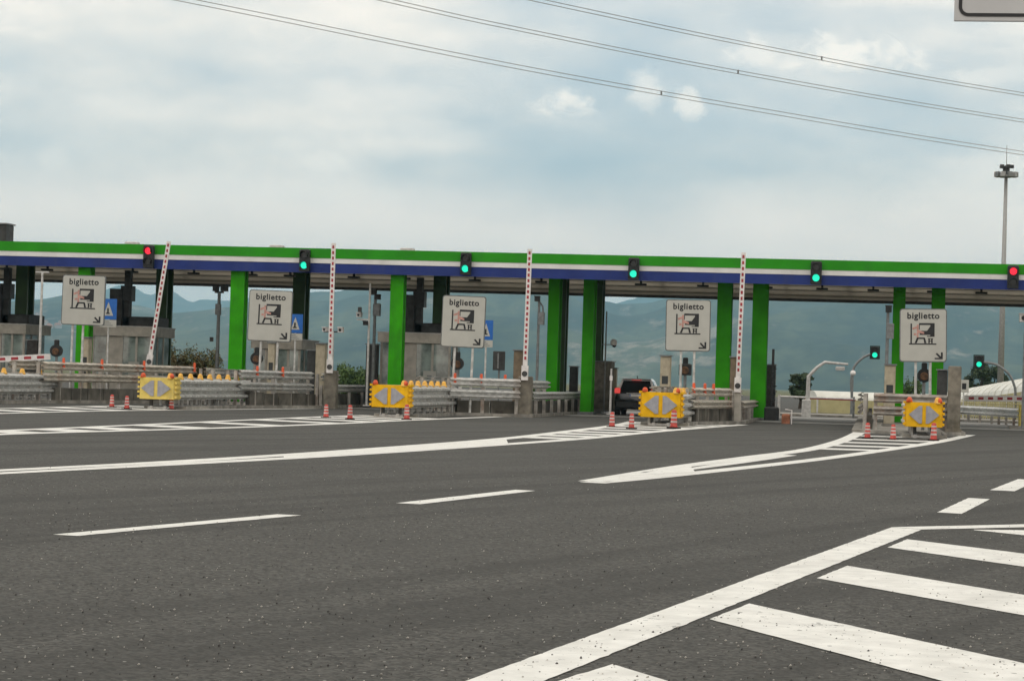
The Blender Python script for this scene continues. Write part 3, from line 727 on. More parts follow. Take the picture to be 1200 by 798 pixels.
# tall concrete post at the rightmost island
p = P(1117, 505, 83.2)
o = thing('concrete_post', 'tall weathered concrete post at the right end of the rightmost island', 'post', (p.x, 83.2, 0))
MB().cbox(-.22, .22, -.2, .25, .0, P(1117, 429, 83.2).z, .03).build('shaft', M_POST, o); MB().box(-.27, .27, -.25, .3, .0, .22).build('foot', M_POST, o)

# lowered arms at both edges
y = 97.5; a = P(60, 418, y); b = P(-60, 424, y)
barrier_gate('lowered red and white barrier arm crossing the left edge of the picture', b.x, y, b.z, (a.x, y - .12, a.z), b.z - .05, group='lowered barrier arms', stripes=7, arm_r=.085)
y = 108; a = P(1130, 466.5, y); b = P(1235, 467.5, y)
barrier_gate('lowered red and white barrier arm across the right exit lane', b.x, y, b.z, (a.x, y - .12, a.z), b.z - .05, concrete=False, group='lowered barrier arms', stripes=8, arm_r=.09)

# ------------------------------------------------------------------ biglietto signs
def text_mesh(body, size, bold):
    c = bpy.data.curves.new('lettering', 'FONT'); c.body = body; c.size = size; c.align_x = 'CENTER'; c.align_y = 'CENTER'; c.extrude = .004; c.space_character = 1.10; c.offset = bold; c.resolution_u = 3
    tmp = bpy.data.objects.new('tmp', c); col.objects.link(tmp)
    dg = bpy.context.evaluated_depsgraph_get(); me = bpy.data.meshes.new_from_object(tmp.evaluated_get(dg))
    bpy.data.objects.remove(tmp); bpy.data.curves.remove(c)
    return me
def sign(label, ul, ur, vt, vb, Y, posts, tilt=0.0):
    a, b = P(ul, vt, Y), P(ur, vt + (ur - ul) * ROLL, Y); W = b.x - a.x; z1 = a.z; z0 = P(ul, vb, Y).z; H = z1 - z0
    o = thing('ticket_sign', label, 'sign', ((a.x + b.x) / 2, Y, 0), group='biglietto signs over the lane entries')
    r = .09; pts = []
    def rr(w_, h_, r_):
        out = []
        for cx, cz, a0 in ((w_ - r_, -h_ + r_, -90), (w_ - r_, h_ - r_, 0), (-w_ + r_, h_ - r_, 90), (-w_ + r_, -h_ + r_, 180)):
            for q in range(5):
                an = math.radians(a0 + 90 * q / 4); out.append((cx + r_ * math.cos(an), cz + r_ * math.sin(an)))
        return out
    zc = (z0 + z1) / 2
    back = MB().plate([(x, z + zc) for x, z in rr(W / 2, H / 2, .10)], 0, .06).build('panel_edge', M_SIGNEDGE, o)
    MB().plate([(x, z + zc) for x, z in rr(W / 2 - .035, H / 2 - .035, .08)], -.012, 0).build('panel', M_SIGN, o)
    F = -.020
    def N(x, y): return ((x - .5) * W, zc + (.5 - y) * H)
    def rect(x0, y0, x1_, y1_): q = [N(x0, y1_), N(x1_, y1_), N(x1_, y0), N(x0, y0)]; return q
    me = text_mesh('biglietto', .40 * W / 1.6, .011)
    xs = [v.co.x for v in me.vertices]; fac = (W * .68) / (max(xs) - min(xs)); ys_ = [v.co.y for v in me.vertices]; my = (max(ys_) + min(ys_)) / 2
    for v in me.vertices: v.co = Vector((v.co.x * fac, 0 + (-v.co.z) + F + .006, (v.co.y - my) * fac + N(.5, .150)[1]))
    me.materials.append(M_INK); lt = bpy.data.objects.new('lettering', me); col.objects.link(lt); lt.parent = o
    ink = MB(); pk = MB()
    def ob(m, q, e=0): m.plate(q, F - e, -.012)
    ob(ink, rect(.232, .28, .262, .655)); ob(ink, rect(.20, .650, .78, .672))          # ground post and base line
    ob(ink, rect(.41, .270, .74, .305)); ob(ink, rect(.65, .305, .74, .525)); ob(ink, rect(.43, .415, .65, .490)); ob(ink, [N(.58, .415), N(.65, .415), N(.65, .33)][::1])
    ob(ink, rect(.58, .510, .66, .525)); ob(ink, rect(.41, .300, .425, .39))
    # bonnet trapezoid and wheel
    ob(ink, [N(.32, .645), N(.365, .645), N(.40, .565), N(.365, .550)]); ob(ink, rect(.365, .540, .535, .568)); ob(ink, [N(.525, .645), N(.57, .645), N(.54, .550), N(.505, .56)])
    ob(ink, rect(.61, .555, .64, .645)); ob(ink, rect(.67, .555, .70, .645)); ob(ink, rect(.60, .555, .71, .568)); ob(ink, rect(.63, .60, .68, .612))
    ink.build('pictogram', M_INK, o)
    ob(pk, rect(.365, .30, .402, .54)); ob(pk, [N(.27, .36), N(.36, .33), N(.36, .37), N(.28, .40)]); ob(pk, [N(.40, .40), N(.52, .44), N(.52, .475), N(.40, .455)], .004); ob(pk, rect(.30, .46, .355, .50))
    pk.build('pictogram_hand', M_PINK, o)
    ar = MB(); ob(ar, rect(.875, .815, .915, .945)); ob(ar, rect(.745, .918, .875, .945)); ob(ar, [N(.765, .845), N(.795, .825), N(.875, .895), N(.875, .918), N(.845, .918)])
    ar.build('arrow', M_INK, o)
    for dx in posts:
        MB().cyl((dx, .11, .1), (dx, .11, z1 - .1), .05, n=10).build('post', M_GALV, o)
    o.rotation_euler = (0, tilt, 0); o.location.x -= tilt * (z0 + z1) / 2
    for zq in (z0 + .3, z1 - .3): MB().box(min(posts) - .08, max(posts) + .08, .06, .16, zq, zq + .06).build('clamp_rail', M_GALV, o)
    return o
sign('biglietto sign with ticket pictogram, leftmost of five, overlapping a green column', 73.5, 124, 322, 380.5, 94.5, (-.45, .0), 0.008)
sign('biglietto sign second from the left, beside the second green column', 292, 343, 339.5, 399.5, 94.5, (-.35, .35), 0.018)
sign('biglietto sign in the middle of the five, below a green light', 518.5, 569.5, 346, 406.5, 90.5, (-.3, .4), 0.018)
sign('biglietto sign second from the right, right of the dark car', 781, 833.5, 350.5, 411, 90.0, (-.25, .25), -0.008)
sign('biglietto sign furthest right, above the rightmost yellow crash cushion', 1055, 1110.5, 361, 423.5, 84.5, (-.25, .25), -0.022)

def blue_sign(label, ul, ur, vt, vb, Y):
    a = P(ul, vt, Y); b = P(ur, vt, Y); W = b.x - a.x; z1 = a.z; zm = P(ul, vb, Y).z; z0 = zm - (z1 - zm) * .38
    o = thing('blue_sign', label, 'sign', ((a.x + b.x) / 2, Y, 0), group='small blue signs behind the biglietto signs')
    MB().box(-W / 2, W / 2, 0, .04, zm, z1).build('panel', M_SBLUE, o)
    MB().box(-W / 2, W / 2, 0, .04, z0, zm - .02).build('lower_plate', M_SIGN, o)
    m = MB(); zc = (zm + z1) / 2; hh = (z1 - zm)
    m.plate([(-W * .30, zm + hh * .18), (W * .30, zm + hh * .18), (0, z1 - hh * .16)], -.008, 0); m.build('white_triangle', M_SIGN, o)
    m = MB(); m.box(-.05, .02, -.014, -.008, zm + hh * .32, zm + hh * .55).box(-.10, .07, -.014, -.008, zm + hh * .26, zm + hh * .32).build('figure', M_INK, o)
    m = MB()
    for q in range(3): m.box(-W * .33, W * .30 - q * .08, -.006, 0, z0 + (zm - z0) * (.2 + q * .25), z0 + (zm - z0) * (.28 + q * .25))
    m.build('small_print', M_SIGNEDGE, o)
    MB().cyl((0, .08, .1), (0, .08, z1 - .05), .04, n=8).build('post', M_GALV, o)
blue_sign('small blue sign with white triangle right of the leftmost biglietto sign', 118, 137, 350, 374, 98.5)
blue_sign('small blue sign peeking out right of the second biglietto sign', 338, 355, 368, 390, 98.5)
blue_sign('small blue sign peeking out right of the middle biglietto sign', 562, 578, 375, 398, 95.5)

# ------------------------------------------------------------------ toll booths
def booth(label, u0, u1, vtop, Y, depth=3.0, mast_u=None, roofbox=True):
    x0, x1 = XU(u0, Y), XU(u1, Y); zt = P((u0 + u1) / 2, vtop, Y).z; W = x1 - x0
    o = thing('toll_booth', label, 'booth', ((x0 + x1) / 2, Y, .1), group='toll booths under the canopy')
    hw = W / 2; H = zt - .1
    MB().box(-hw, hw, 0, depth, 0, 1.0).build('lower_wall', M_BOOTH, o)
    MB().box(-hw - .15, hw + .15, -.2, depth + .2, H - .42, H).build('roof', M_BOOTH, o)
    MB().box(-hw - .19, hw + .19, -.24, depth + .24, H, H + .05).build('roof_edge', M_PALEPOLE, o)
    npan = 4
    for i in range(npan + 1):
        xx = -hw + W * i / npan
        MB().box(xx - .05, xx + .05, -.012, .08, 1.0, H - .42).build('mullion', M_BOOTH, o)
    for i in range(npan):
        xa = -hw + W * i / npan + .05; xb = -hw + W * (i + 1) / npan - .05
        MB().box(xa, xb, .02, .05, 1.02, H - .44).build('window_pane', M_GLASS if i % 2 == 0 or i == 3 else M_BOOTH, o)
    for i in range(3):
        ya = .1 + (depth - .2) * i / 3
        MB().box(hw - .05, hw - .02, ya + .06, ya + (depth - .2) / 3 - .06, 1.02, H - .44).build('side_pane', M_GLASS, o)
        MB().box(hw - .10, hw + .012, ya - .05, ya + .05, 1.0, H - .42).build('mullion', M_BOOTH, o)
    MB().box(-hw + .02, hw - .1, depth - .1, depth - .02, 1.0, H - .42).build('rear_wall', M_BOOTH, o)
    MB().box(hw * .25, hw * .62, -.03, .0, 1.0, 1.62).build('notice', M_SIGN, o)
    MB().box(hw * .36, hw * .50, -.036, -.03, 1.2, 1.42).build('notice_mark', M_SIGNEDGE, o)
    if roofbox:
        MB().cbox(-hw * .2, hw * 1.0, .5, depth - .3, H + .05, H + .50, .04).build('air_unit', M_DARK, o)
        MB().box(-hw * .55, -hw * .12, .3, 1.0, H + .05, H + 1.75).build('cable_cabinet', M_DARK, o)
        MB().box(-.14, .14, .5, .85, H + .05, ZB + .02).build('service_mast', M_DARK, o)
        MB().box(-.26, .26, .35, .95, H + 1.2, H + 1.9).build('junction_box', M_BLACK, o)
    return o
booth('grey toll booth behind the leftmost biglietto sign', 108, 176, 383, 105.5)
booth('grey toll booth hidden mostly behind the second biglietto sign', 298, 350, 398, 105.5, roofbox=False)
booth('grey toll booth right of the third green column, behind the middle sign', 446, 526, 391, 105.5)
booth('grey toll booth cut off by the left edge of the picture', -28, 27, 380, 105.5)

# ------------------------------------------------------------------ cabinets and ticket machines
def cabinet(label, u0, u1, vt, Y, m, depth=.5, zb=.1, name='cabinet', slot=True, cap=True):
    x0, x1 = XU(u0, Y), XU(u1, Y); zt = P((u0 + u1) / 2, vt, Y).z; hw = (x1 - x0) / 2
    o = thing(name, label, name.replace('_', ' '), ((x0 + x1) / 2, Y, zb), group=None)
    H = zt - zb
    MB().cbox(-hw, hw, 0, depth, 0, H, min(.03, hw * .3)).build('body', m, o)
    MB().box(-hw - .03, hw + .03, -.03, depth + .03, -.0, .12).build('plinth', M_CONC, o)
    if slot:
        MB().box(-hw * .6, hw * .6, -.012, .0, H * .55, H * .68).build('screen', M_LENSD, o)
        MB().box(-hw * .5, hw * .5, -.02, .0, H * .40, H * .44).build('ticket_slot', M_BLACK, o)
    if cap: MB().box(-hw - .04, hw + .04, -.05, depth + .04, H, H + .05).build('cap', M_POLE, o)
    return o
TM = 'ticket_machine'
cabinet('beige ticket machine left of the leftmost booth, by a green column', 95, 103, 396, 99, M_BEIGE, name=TM)
cabinet('beige ticket machine below the second biglietto sign', 313, 321, 402, 99, M_BEIGE, name=TM)
cabinet('beige cabinet just left of the second raised barrier arm', 369, 380, 403, 99.5, M_BEIGE, name='cabinet', slot=False)
cabinet('dark cabinet between the second booth and the beige cabinet', 359, 369, 411, 101, M_DARK, name='cabinet', slot=False)
cabinet('brown cabinet left of the third raised barrier arm', 601, 612, 411, 97, M_BRCAB, name='cabinet', slot=False)
cabinet('beige ticket machine right of the car, left of the fourth sign posts', 773, 785, 417.5, 96, M_BEIGE, name=TM)
cabinet('brown cabinet left of the fourth raised barrier arm', 855, 866, 419, 97, M_BRCAB, name='cabinet', slot=False)
cabinet('beige ticket machine left of the rightmost pair of columns', 1036, 1049, 428, 92, M_BEIGE, name=TM)
cabinet('grey concrete cabinet left of the dark car', 696, 716, 424, 110, M_POST, name='cabinet', slot=False, depth=1.4)
cabinet('narrow beige cabinet close to the left side of the car', 715, 722, 432, 111, M_BEIGE, name='cabinet', slot=False)
cabinet('dark grey cabinet between the paired columns left of the car', 667, 676, 430, 110, M_DARK, name='cabinet', slot=False)
cabinet('tall dark green cabinet behind the black pole', 894, 908, 428, 108, M_BROWN, name='cabinet', slot=False, depth=.9)
cabinet('dark cabinet between columns at the rightmost island', 1098, 1110, 434, 96, M_DARK, name='cabinet', slot=False)
cabinet('dark grey cabinet at the foot of the double camera pole', 428, 441, 404, 105, M_DARK, name='cabinet', slot=False)
cabinet('dark grey cabinet beside the booth at the left edge', 30, 43, 399, 104, M_BROWN, name='cabinet', slot=False)

# dark panel on a thin pole
p0 = P(584, 440, 98)
o = thing('display_board', 'dark rectangular panel on a thin pole right of the middle sign', 'board', (p0.x, 98, .1))
za, zb_ = P(584, 411.5, 98).z - .1, P(584, 434, 98).z - .1
MB().cbox(-.25, .25, 0, .1, zb_, za, .02).build('panel', M_DARK, o); MB().cyl((0, .12, 0), (0, .12, za - .1), .04, n=8).build('pole', M_POLE, o)
MB().box(-.06, .0, -.01, 0, zb_ + .08, za - .08).build('stripe', M_POLE, o)

# small round lane signals beside the ticket machines
for u, v, Y, lab in ((66, 411, 95, 'round dark lane signal left of the leftmost sign post'), (301, 420, 95, 'round dark lane signal below the second biglietto sign'),
                     (536, 426, 91.5, 'round dark lane signal below the middle biglietto sign'), (803, 433, 91, 'square dark lane signal below the fourth biglietto sign'), (1083, 440, 86, 'round dark lane signal below the rightmost biglietto sign')):
    p = P(u, v, Y)
    o = thing('lane_signal', lab, 'signal', (p.x, Y, .1), group='dark lane signals below the signs')
    z = p.z - .1
    MB().cyl((0, .05, 0), (0, .05, z), .06, n=8).build('pole', M_POLE, o)
    if u == 803: MB().cbox(-.24, .24, -.12, .15, z - .22, z + .22, .04).build('head', M_BLACK, o)
    else: MB().cyl((0, .15, z), (0, -.1, z), .24, .25, 18).build('head', M_BLACK, o)
    MB().cyl((0, -.1 if u != 803 else -.12, z - .03), (0, -.14, z - .03), .15, .13, 16).build('lens', M_LENSB, o)
    MB().cbox(-.10, .10, -.05, .1, z + .2, z + .46, .03).build('top_box', M_BLACK, o)

# ------------------------------------------------------------------ poles with cameras
def cam_head(parent, x, y, z, m=M_DARK, ln=.42, r=.10, s=1):
    h_ = MB().box(x - r, x + r, y - ln / 2, y + ln / 2, z - r, z + r).build('camera_housing', m, parent)
    MB().box(x - r * 1.15, x + r * 1.15, y - ln / 2 - .08, y + ln / 2, z + r, z + r + .03).build('sun_shield', m, h_)
    MB().cyl((x, y - ln / 2, z), (x, y - ln / 2 - .03, z), r * .6, n=10).build('lens', M_BLACK, h_)
def pole(label, u, vt, Y, r=.06, m=M_POLE, name='camera_pole', cat='camera pole'):
    x = XU(u, Y); zt = P(u, vt, Y).z
    x = P(u, HOR(u), Y).x
    o = thing(name, label, cat, (x, Y, .1), group='camera poles on the islands' if cat == 'camera pole' else None)
    MB().cyl((0, 0, 0), (0, 0, zt - .1), r * 1.15, r * .9, 10).build('pole', m, o)
    MB().box(-.14, .14, -.14, .14, 0, .05).build('base_plate', m, o)
    return o, zt - .1
o, z = pole('camera pole with dark twin head between the red light and the second column', 254, 343, 104, .08)
MB().box(-.2, .2, -.05, .05, z - .02, z + .06).build('crossbar', M_DARK, o); cam_head(o, -.16, 0, z + .16); cam_head(o, .2, .1, z + .20, r=.13); MB().cbox(-.12, .12, -.2, .0, z - 1.0, z - .5, .02).build('junction_box', M_POLE, o)
MB().box(-.35, -.2, -.1, .0, z - 2.2, z - 2.0).build('small_box', M_DARK, o)
o, z = pole('camera pole with tall dark head left of the third green column', 437, 345, 103, .07)
cam_head(o, -.1, 0, z + .1, r=.12); cam_head(o, .08, .1, z - .12, r=.10); MB().cbox(-.06, .26, -.2, .05, z - .95, z - .40, .03).build('junction_box', M_POLE, o)
o, z = pole('thin pale pole with camera bracket, left of the tall dark camera head', 430.5, 332, 102, .05, M_PALEPOLE)
MB().box(-.55, 0, -.03, .03, z - 1.62, z - 1.56).build('arm', M_PALEPOLE, o); cam_head(o, -.42, -.1, z - 1.40, M_PALEPOLE, r=.09); cam_head(o, -.15, 0, z - 1.75, M_DARK, r=.08); MB().box(-.5, -.36, -.08, .08, z - 1.28, z - 1.05).build('lamp', M_DARK, o)
o, z = pole('white twin cameras on a bracket behind the second raised arm', 389, 388, 101, .045, M_PALEPOLE)
MB().box(-.42, .42, -.03, .03, z - .06, z).build('crossbar', M_DARK, o); cam_head(o, -.33, -.1, z + .05, M_RW, .5, .085); cam_head(o, .33, 0, z + .05, M_RW, .35, .10)
o, z = pole('camera pole with angled dark head left of the paired green columns', 629, 352, 102, .06)
cam_head(o, -.07, -.1, z + .05, r=.10); MB().cbox(-.02, .25, -.15, .1, z - 1.05, z - .5, .03).build('junction_box', M_POLE, o); MB().tube([(-.02, 0, z - .02), (.16, 0, z - .25), (.18, 0, z - .5)], .035, 6).build('bracket', M_POLE, o)
o, z = pole('thin pole with white dome camera left of the car', 708.5, 365, 108, .035)
zc_ = z - 1.48; MB().box(-.15, .42, -.025, .025, zc_ - .04, zc_).build('arm', M_POLE, o); MB().lathe([(.0, -.14), (.10, -.10), (.15, 0), (.15, .10), (.08, .18), (0, .20)], 12, (.36, 0, zc_ + .04)).build('dome_camera', M_RW, o, smooth=True)
MB().lathe([(.0, -.10), (.08, -.06), (.10, 0), (0, .01)], 10, (.40, -.1, zc_ - .05)).build('dome_glass', M_BLACK, o, smooth=True)
o, z = pole('camera pole with angled dark head left of the rightmost sign', 1038, 364, 95, .07)
cam_head(o, .02, -.1, z + .05, r=.12); MB().cbox(-.05, .25, -.15, .1, z - 1.1, z - .5, .03).build('junction_box', M_POLE, o)
o, z = pole('thin pale pole in front of the hills near the left edge', 46, 318, 98, .055, M_PALEPOLE, 'thin_pole', 'pole')
MB().box(-.3, .3, -.03, .03, z - .06, z).build('top_bar', M_PALEPOLE, o)
o, z = pole('thin pole with small camera at the right edge of the picture', 1199, 370, 100, .05)
cam_head(o, -.08, -.1, z - .1, M_PALEPOLE, .4, .16)
o, z = pole('slim white marker post left of the dark car', 716, 432, 100, .045, M_PALEPOLE, 'marker_post', 'post')
MB().box(-.06, .06, -.05, .05, z - .5, z - .3).build('reflector', M_RW, o)
o, z = pole('black pole with bristly lower half right of the fourth set of columns', 905, 409, 99, .06, M_BLACK, 'black_pole', 'pole')
MB().cbox(-.3, .3, -.25, .3, 0, .55, .05).build('base_box', M_BLACK, o)
m = MB(); random.seed(2)
for i in range(70):
    zq = .55 + random.random() * 1.6; a = random.random() * 6.28; ln = .10 + .10 * random.random()
    m.cyl((0, 0, zq), (math.cos(a) * ln, math.sin(a) * ln, zq + .05), .02, .012, 5)
m.build('bristles', M_BLACK, o)

# ------------------------------------------------------------------ cones
CONE = {1: None}
def cone(u, v, label, sc_=1.0):
    g = G(u, v); 
    o = thing('traffic_cone', label, 'cone', (g.x, g.y, 0), random.random() * 6, group='orange and white lane cones before the cushions')
    if CONE[1] is None:
        a = MB().slab([(-.15, -.15), (.15, -.15), (.15, .15), (-.15, .15)], 0, .04).build('base', M_RUB, o)
        b = MB().lathe([(.125, .04), (.10, .08), (.075, .50), (.05, .54), (.0, .545)], 14).build('body', M_CONEC, o, smooth=True)
        c = MB().lathe([(.0985, .17), (.0945, .225)], 14).build('band', M_CONEB, o); c2 = MB().lathe([(.0905, .29), (.0865, .345)], 14).build('band', M_CONEB, o); c3 = MB().lathe([(.0825, .41), (.0795, .455)], 14).build('band', M_CONEB, o)
        CONE[1] = (a, b, c, c2, c3)
    else:
        for q in CONE[1]:
            r = q.copy(); col.objects.link(r); r.parent = o
    o.scale = (sc_ * .90,) * 3
random.seed(8)
for u, v, lab, s_ in ((131, 477.5, 'left orange cone of the pair left of the pale yellow nose', .95), (148.5, 479.5, 'orange cone just left of the pale yellow nose', .95), (200.5, 480, 'orange cone in front of the right corner of the pale yellow nose', 1.0),
                  (382, 489.5, 'orange cone in front of the second raised barrier post', .9), (410, 491.5, 'orange cone between the second barrier post and the middle cushion nose', .95), (476.5, 492, 'orange cone at the right corner of the middle cushion nose', 1.05),
                  (717, 500.5, 'orange cone below the white marker post left of the car', 1.0), (740, 502.5, 'orange cone below the dark car', 1.0), (789.5, 502, 'orange cone at the right corner of the nose beside the car', 1.25),
                  (1016.5, 514, 'leftmost orange cone before the rightmost cushion', .98), (1046.5, 515.5, 'orange cone left of the rightmost yellow nose', .95), (1094, 516.5, 'orange cone in front of the right corner of the rightmost nose', 1.1)):
    cone(u, v, lab, s_)

# ------------------------------------------------------------------ car waiting in the lane
ca, cb = G(719.5, 486.5), G(771, 487.5)
Yc = (ca.y + cb.y) / 2; car = thing('car', 'dark car with pale roof pillars and lit red tail lamps waiting in the lane', 'car', ((XU(719, Yc) + XU(771, Yc)) / 2, Yc, 0.005))
def loft(secs, closed_ends=True):
    n = len(secs[0]); vs = [q for s_ in secs for q in s_]
    fs = [(i * n + j, i * n + (j + 1) % n, (i + 1) * n + (j + 1) % n, (i + 1) * n + j) for i in range(len(secs) - 1) for j in range(n)]
    fs += [tuple(range(n - 1, -1, -1)), tuple(range((len(secs) - 1) * n, len(secs) * n))]
    return MB().add(vs, fs)
def ring(y, hw, z0, z1, r0=.14, r1=.16):
    out = []
    for cx, cz, a0, r in ((hw - r0, z0 + r0, -90, r0), (hw - r1, z1 - r1, 0, r1), (-hw + r1, z1 - r1, 90, r1), (-hw + r0, z0 + r0, 180, r0)):
        for q in range(5):
            an = math.radians(a0 + 90 * q / 4); out.append((cx + r * math.cos(an), y, cz + r * math.sin(an)))
    return out
loft([ring(0, .86, .42, .98), ring(.06, .92, .34, 1.05), ring(.25, .95, .28, 1.08), ring(1.0, .97, .26, 1.07), ring(2.8, .96, .26, 1.03), ring(3.6, .94, .28, .98), ring(4.2, .86, .32, .90), ring(4.38, .74, .38, .80)]).build('body', M_CARD, car, smooth=True)
cab = loft([[(-.80, .14, 1.04), (.80, .14, 1.04), (.80, .20, 1.06), (-.80, .20, 1.06)], [(-.86, .16, 1.04), (.86, .16, 1.04), (.84, .22, 1.10), (-.84, .22, 1.10)]])
cab = MB()
B = [(-.88, .16), (.88, .16), (.88, 3.0), (-.88, 3.0)]; T0 = [(-.68, .52), (.68, .52), (.66, 2.15), (-.66, 2.15)]; T1 = [(-.60, .62), (.60, .62), (.58, 2.05), (-.58, 2.05)]
vs = [(x, y, 1.02) for x, y in B] + [(x, y, 1.60) for x, y in T0] + [(x, y, 1.66) for x, y in T1]
cab.add(vs, [(0, 1, 5, 4), (1, 2, 6, 5), (2, 3, 7, 6), (3, 0, 4, 7), (4, 5, 9, 8), (5, 6, 10, 9), (6, 7, 11, 10), (7, 4, 8, 11), (8, 9, 10, 11)])
cabin = cab.build('cabin', M_CARW, car)
def lerp3(a, b, t_): return tuple(a[i] + (b[i] - a[i]) * t_ for i in range(3))
def panel_on(q, name, m, parent, off, inset=(0, 1, 0, 1)):
    a, b, c, d_ = [Vector(x) for x in q]; u0, u1, v0, v1 = inset
    def at(u_, v_): return (a * (1 - u_) + b * u_) * (1 - v_) + (d_ * (1 - u_) + c * u_) * v_
    n = (b - a).cross(d_ - a).normalized() * off
    ps = [at(u0, v0), at(u1, v0), at(u1, v1), at(u0, v1)]
    MB().add([x + n for x in ps] + [x - n * .2 for x in ps], [(0, 1, 2, 3), (0, 4, 5, 1), (1, 5, 6, 2), (2, 6, 7, 3), (3, 7, 4, 0)]).build(name, m, parent)
panel_on((vs[0], vs[1], vs[5], vs[4]), 'rear_window', M_CARG, cabin, .012, (.07, .93, .06, .92))
panel_on((vs[1], vs[2], vs[6], vs[5]), 'side_window', M_CARG, cabin, .012, (.13, .62, .12, .9))
panel_on((vs[3], vs[0], vs[4], vs[7]), 'side_window', M_CARG, cabin, .012, (.38, .87, .12, .9))
panel_on((vs[2], vs[3], vs[7], vs[6]), 'windscreen', M_CARG, cabin, .012, (.06, .94, .08, .92))
MB().box(-.62, .62, .40, .60, 1.61, 1.65).build('spoiler', M_CARD, car)
MB().box(-.22, .22, .38, .41, 1.585, 1.61).build('brake_lamp', M_TAIL, car)
for s_ in (-1, 1):
    MB().cbox(min(s_ * .70, s_ * .95), max(s_ * .70, s_ * .95), -.035, .22, .98, 1.22, .04).build('tail_lamp', M_TAIL, car)
    MB().cbox(min(s_ * .98, s_ * 1.10), max(s_ * .98, s_ * 1.10), 2.5, 2.7, 1.08, 1.24, .03).build('mirror', M_CARD, car)
    MB().box(min(s_ * .62, s_ * .80), max(s_ * .62, s_ * .80), -.055, .0, .50, .56).build('reflector', M_RED, car)
    for yy in (.75, 3.45):
        wl_ = MB().cyl((s_ * .97, yy, .33), (s_ * .75, yy, .33), .33, n=24).build('wheel', M_RUB, car, smooth=False)
        MB().cyl((s_ * .985, yy, .33), (s_ * .96, yy, .33), .21, n=18).build('rim', M_GALV, wl_)
MB().cbox(-.90, .90, -.07, .25, .36, .66, .06).build('bumper', M_BLACK, car)
MB().box(-.26, .26, -.03, .0, .84, .96).build('number_plate', M_RW, car)
MB().box(-.25, -.21, -.036, -.03, .85, .95).build('plate_edge', M_SBLUE, car)
MB().box(-.40, .40, -.022, .0, .985, 1.01).build('badge_bar', M_GALV, car)
MB().tube([(.0, .75, 1.65), (-.0, .62, 1.78)], .02, 6).build('antenna', M_BLACK, car)
MB().box(-.3, .1, .13, .17, 1.06, 1.085).build('wiper', M_BLACK, car)

# ------------------------------------------------------------------ bushes and trees
def leaves(n, blobs, size, seed):
    rnd = random.Random(seed); m = MB()
    tot = sum(b[3] * b[4] * b[5] for b in blobs)
    for (cx, cy, cz, rx, ry, rz) in blobs:
        for _ in range(int(n * rx * ry * rz / tot)):
            while True:
                q = Vector((rnd.uniform(-1, 1), rnd.uniform(-1, 1), rnd.uniform(-1, 1)))
                if .35 < q.length < 1: break
            q = q * (.75 + .5 * noise.noise(q * 2.5 + Vector((seed, cx, cy))) + rnd.uniform(-.05, .12))
            c = Vector((cx + q.x * rx, cy + q.y * ry, cz + q.z * rz))
            if c.z < .02: continue
            nrm = (q + Vector((rnd.gauss(0, .6), rnd.gauss(0, .6), rnd.gauss(.3, .6)))).normalized()
            e1 = nrm.cross(Vector((rnd.gauss(0, 1), rnd.gauss(0, 1), rnd.gauss(0, 1)))).normalized(); e2 = nrm.cross(e1)
            s_ = size * rnd.uniform(.6, 1.4)
            m.add([c - e1 * s_, c + e2 * s_ * .5, c + e1 * s_, c - e2 * s_ * .5], [(0, 1, 2, 3)])
    return m
def bush(label, u, Y, wid, hh, m, seed, n=6500, name='bush', cat='bush', size=.075):
    rnd = random.Random(seed); x = XU(u, Y)
    o = thing(name, label, cat, (x, Y, -.05), group='shrubs behind the toll islands')
    bl = []
    for i in range(7): bl.append((rnd.uniform(-.38, .38) * wid, rnd.uniform(-.4, .4), hh * rnd.uniform(.28, .62), wid * rnd.uniform(.16, .26), wid * .22 * rnd.uniform(.7, 1.2), hh * rnd.uniform(.26, .40)))
    leaves(n, bl, size, seed).build('foliage', m, o)
    st = MB()
    for i in range(6): st.tube([(rnd.uniform(-.15, .15) * wid, 0, 0), (rnd.uniform(-.3, .3) * wid, rnd.uniform(-.2, .2), hh * .6)], [.04, .015], 5)
    st.build('stems', M_BARK, o)
def tree(label, u, Y, hh, wid, m, seed, n=5200, size=.16, group='trees beyond the toll plaza'):
    rnd = random.Random(seed); x = XU(u, Y)
    o = thing('tree', label, 'tree', (x, Y, -.06), group=group)
    tr = MB(); tr.tube([(0, 0, 0), (.06, .05, hh * .25), (-.05, 0, hh * .5), (.05, 0, hh * .8)], [.16, .12, .09, .03], 8)
    bl = []
    for i in range(11):
        a = i * 2.4; rr_ = wid * rnd.uniform(.12, .34); zq = hh * rnd.uniform(.35, .88)
        c = (math.cos(a) * rr_, math.sin(a) * rr_, zq)
        tr.tube([(0, 0, zq * .6), (c[0] * .6, c[1] * .6, zq * .85), c], [.05, .035, .015], 5)
        bl.append((*c, wid * rnd.uniform(.14, .24), wid * rnd.uniform(.14, .24), hh * rnd.uniform(.09, .17)))
    tr.build('trunk', M_BARK, o); leaves(n, bl, size, seed).build('crown', m, o)
bush('autumn-tinged bush under the leaning barrier arm', 198, 132, 3.0, 3.5, M_LEAF2, 21)
bush('brownish bush left of the camera pole', 228, 133, 3.0, 3.1, M_LEAF2, 22)
bush('green bush at the foot of the second green column', 258, 134, 3.0, 2.5, M_LEAF1, 23)
bush('bright green bush right of the second raised arm', 402, 131, 2.4, 2.3, M_LEAF1, 24)
bush('green bush left of the third green column', 428, 130, 3.0, 2.3, M_LEAF1, 25)
bush('dark green bush left of the leftmost sign post', 20, 120, 2.4, 2.0, M_LEAF1, 26)
bush('sparse green bush between the rightmost pair of columns', 1068, 126, 1.9, 2.7, M_LEAF1, 27, 2500)
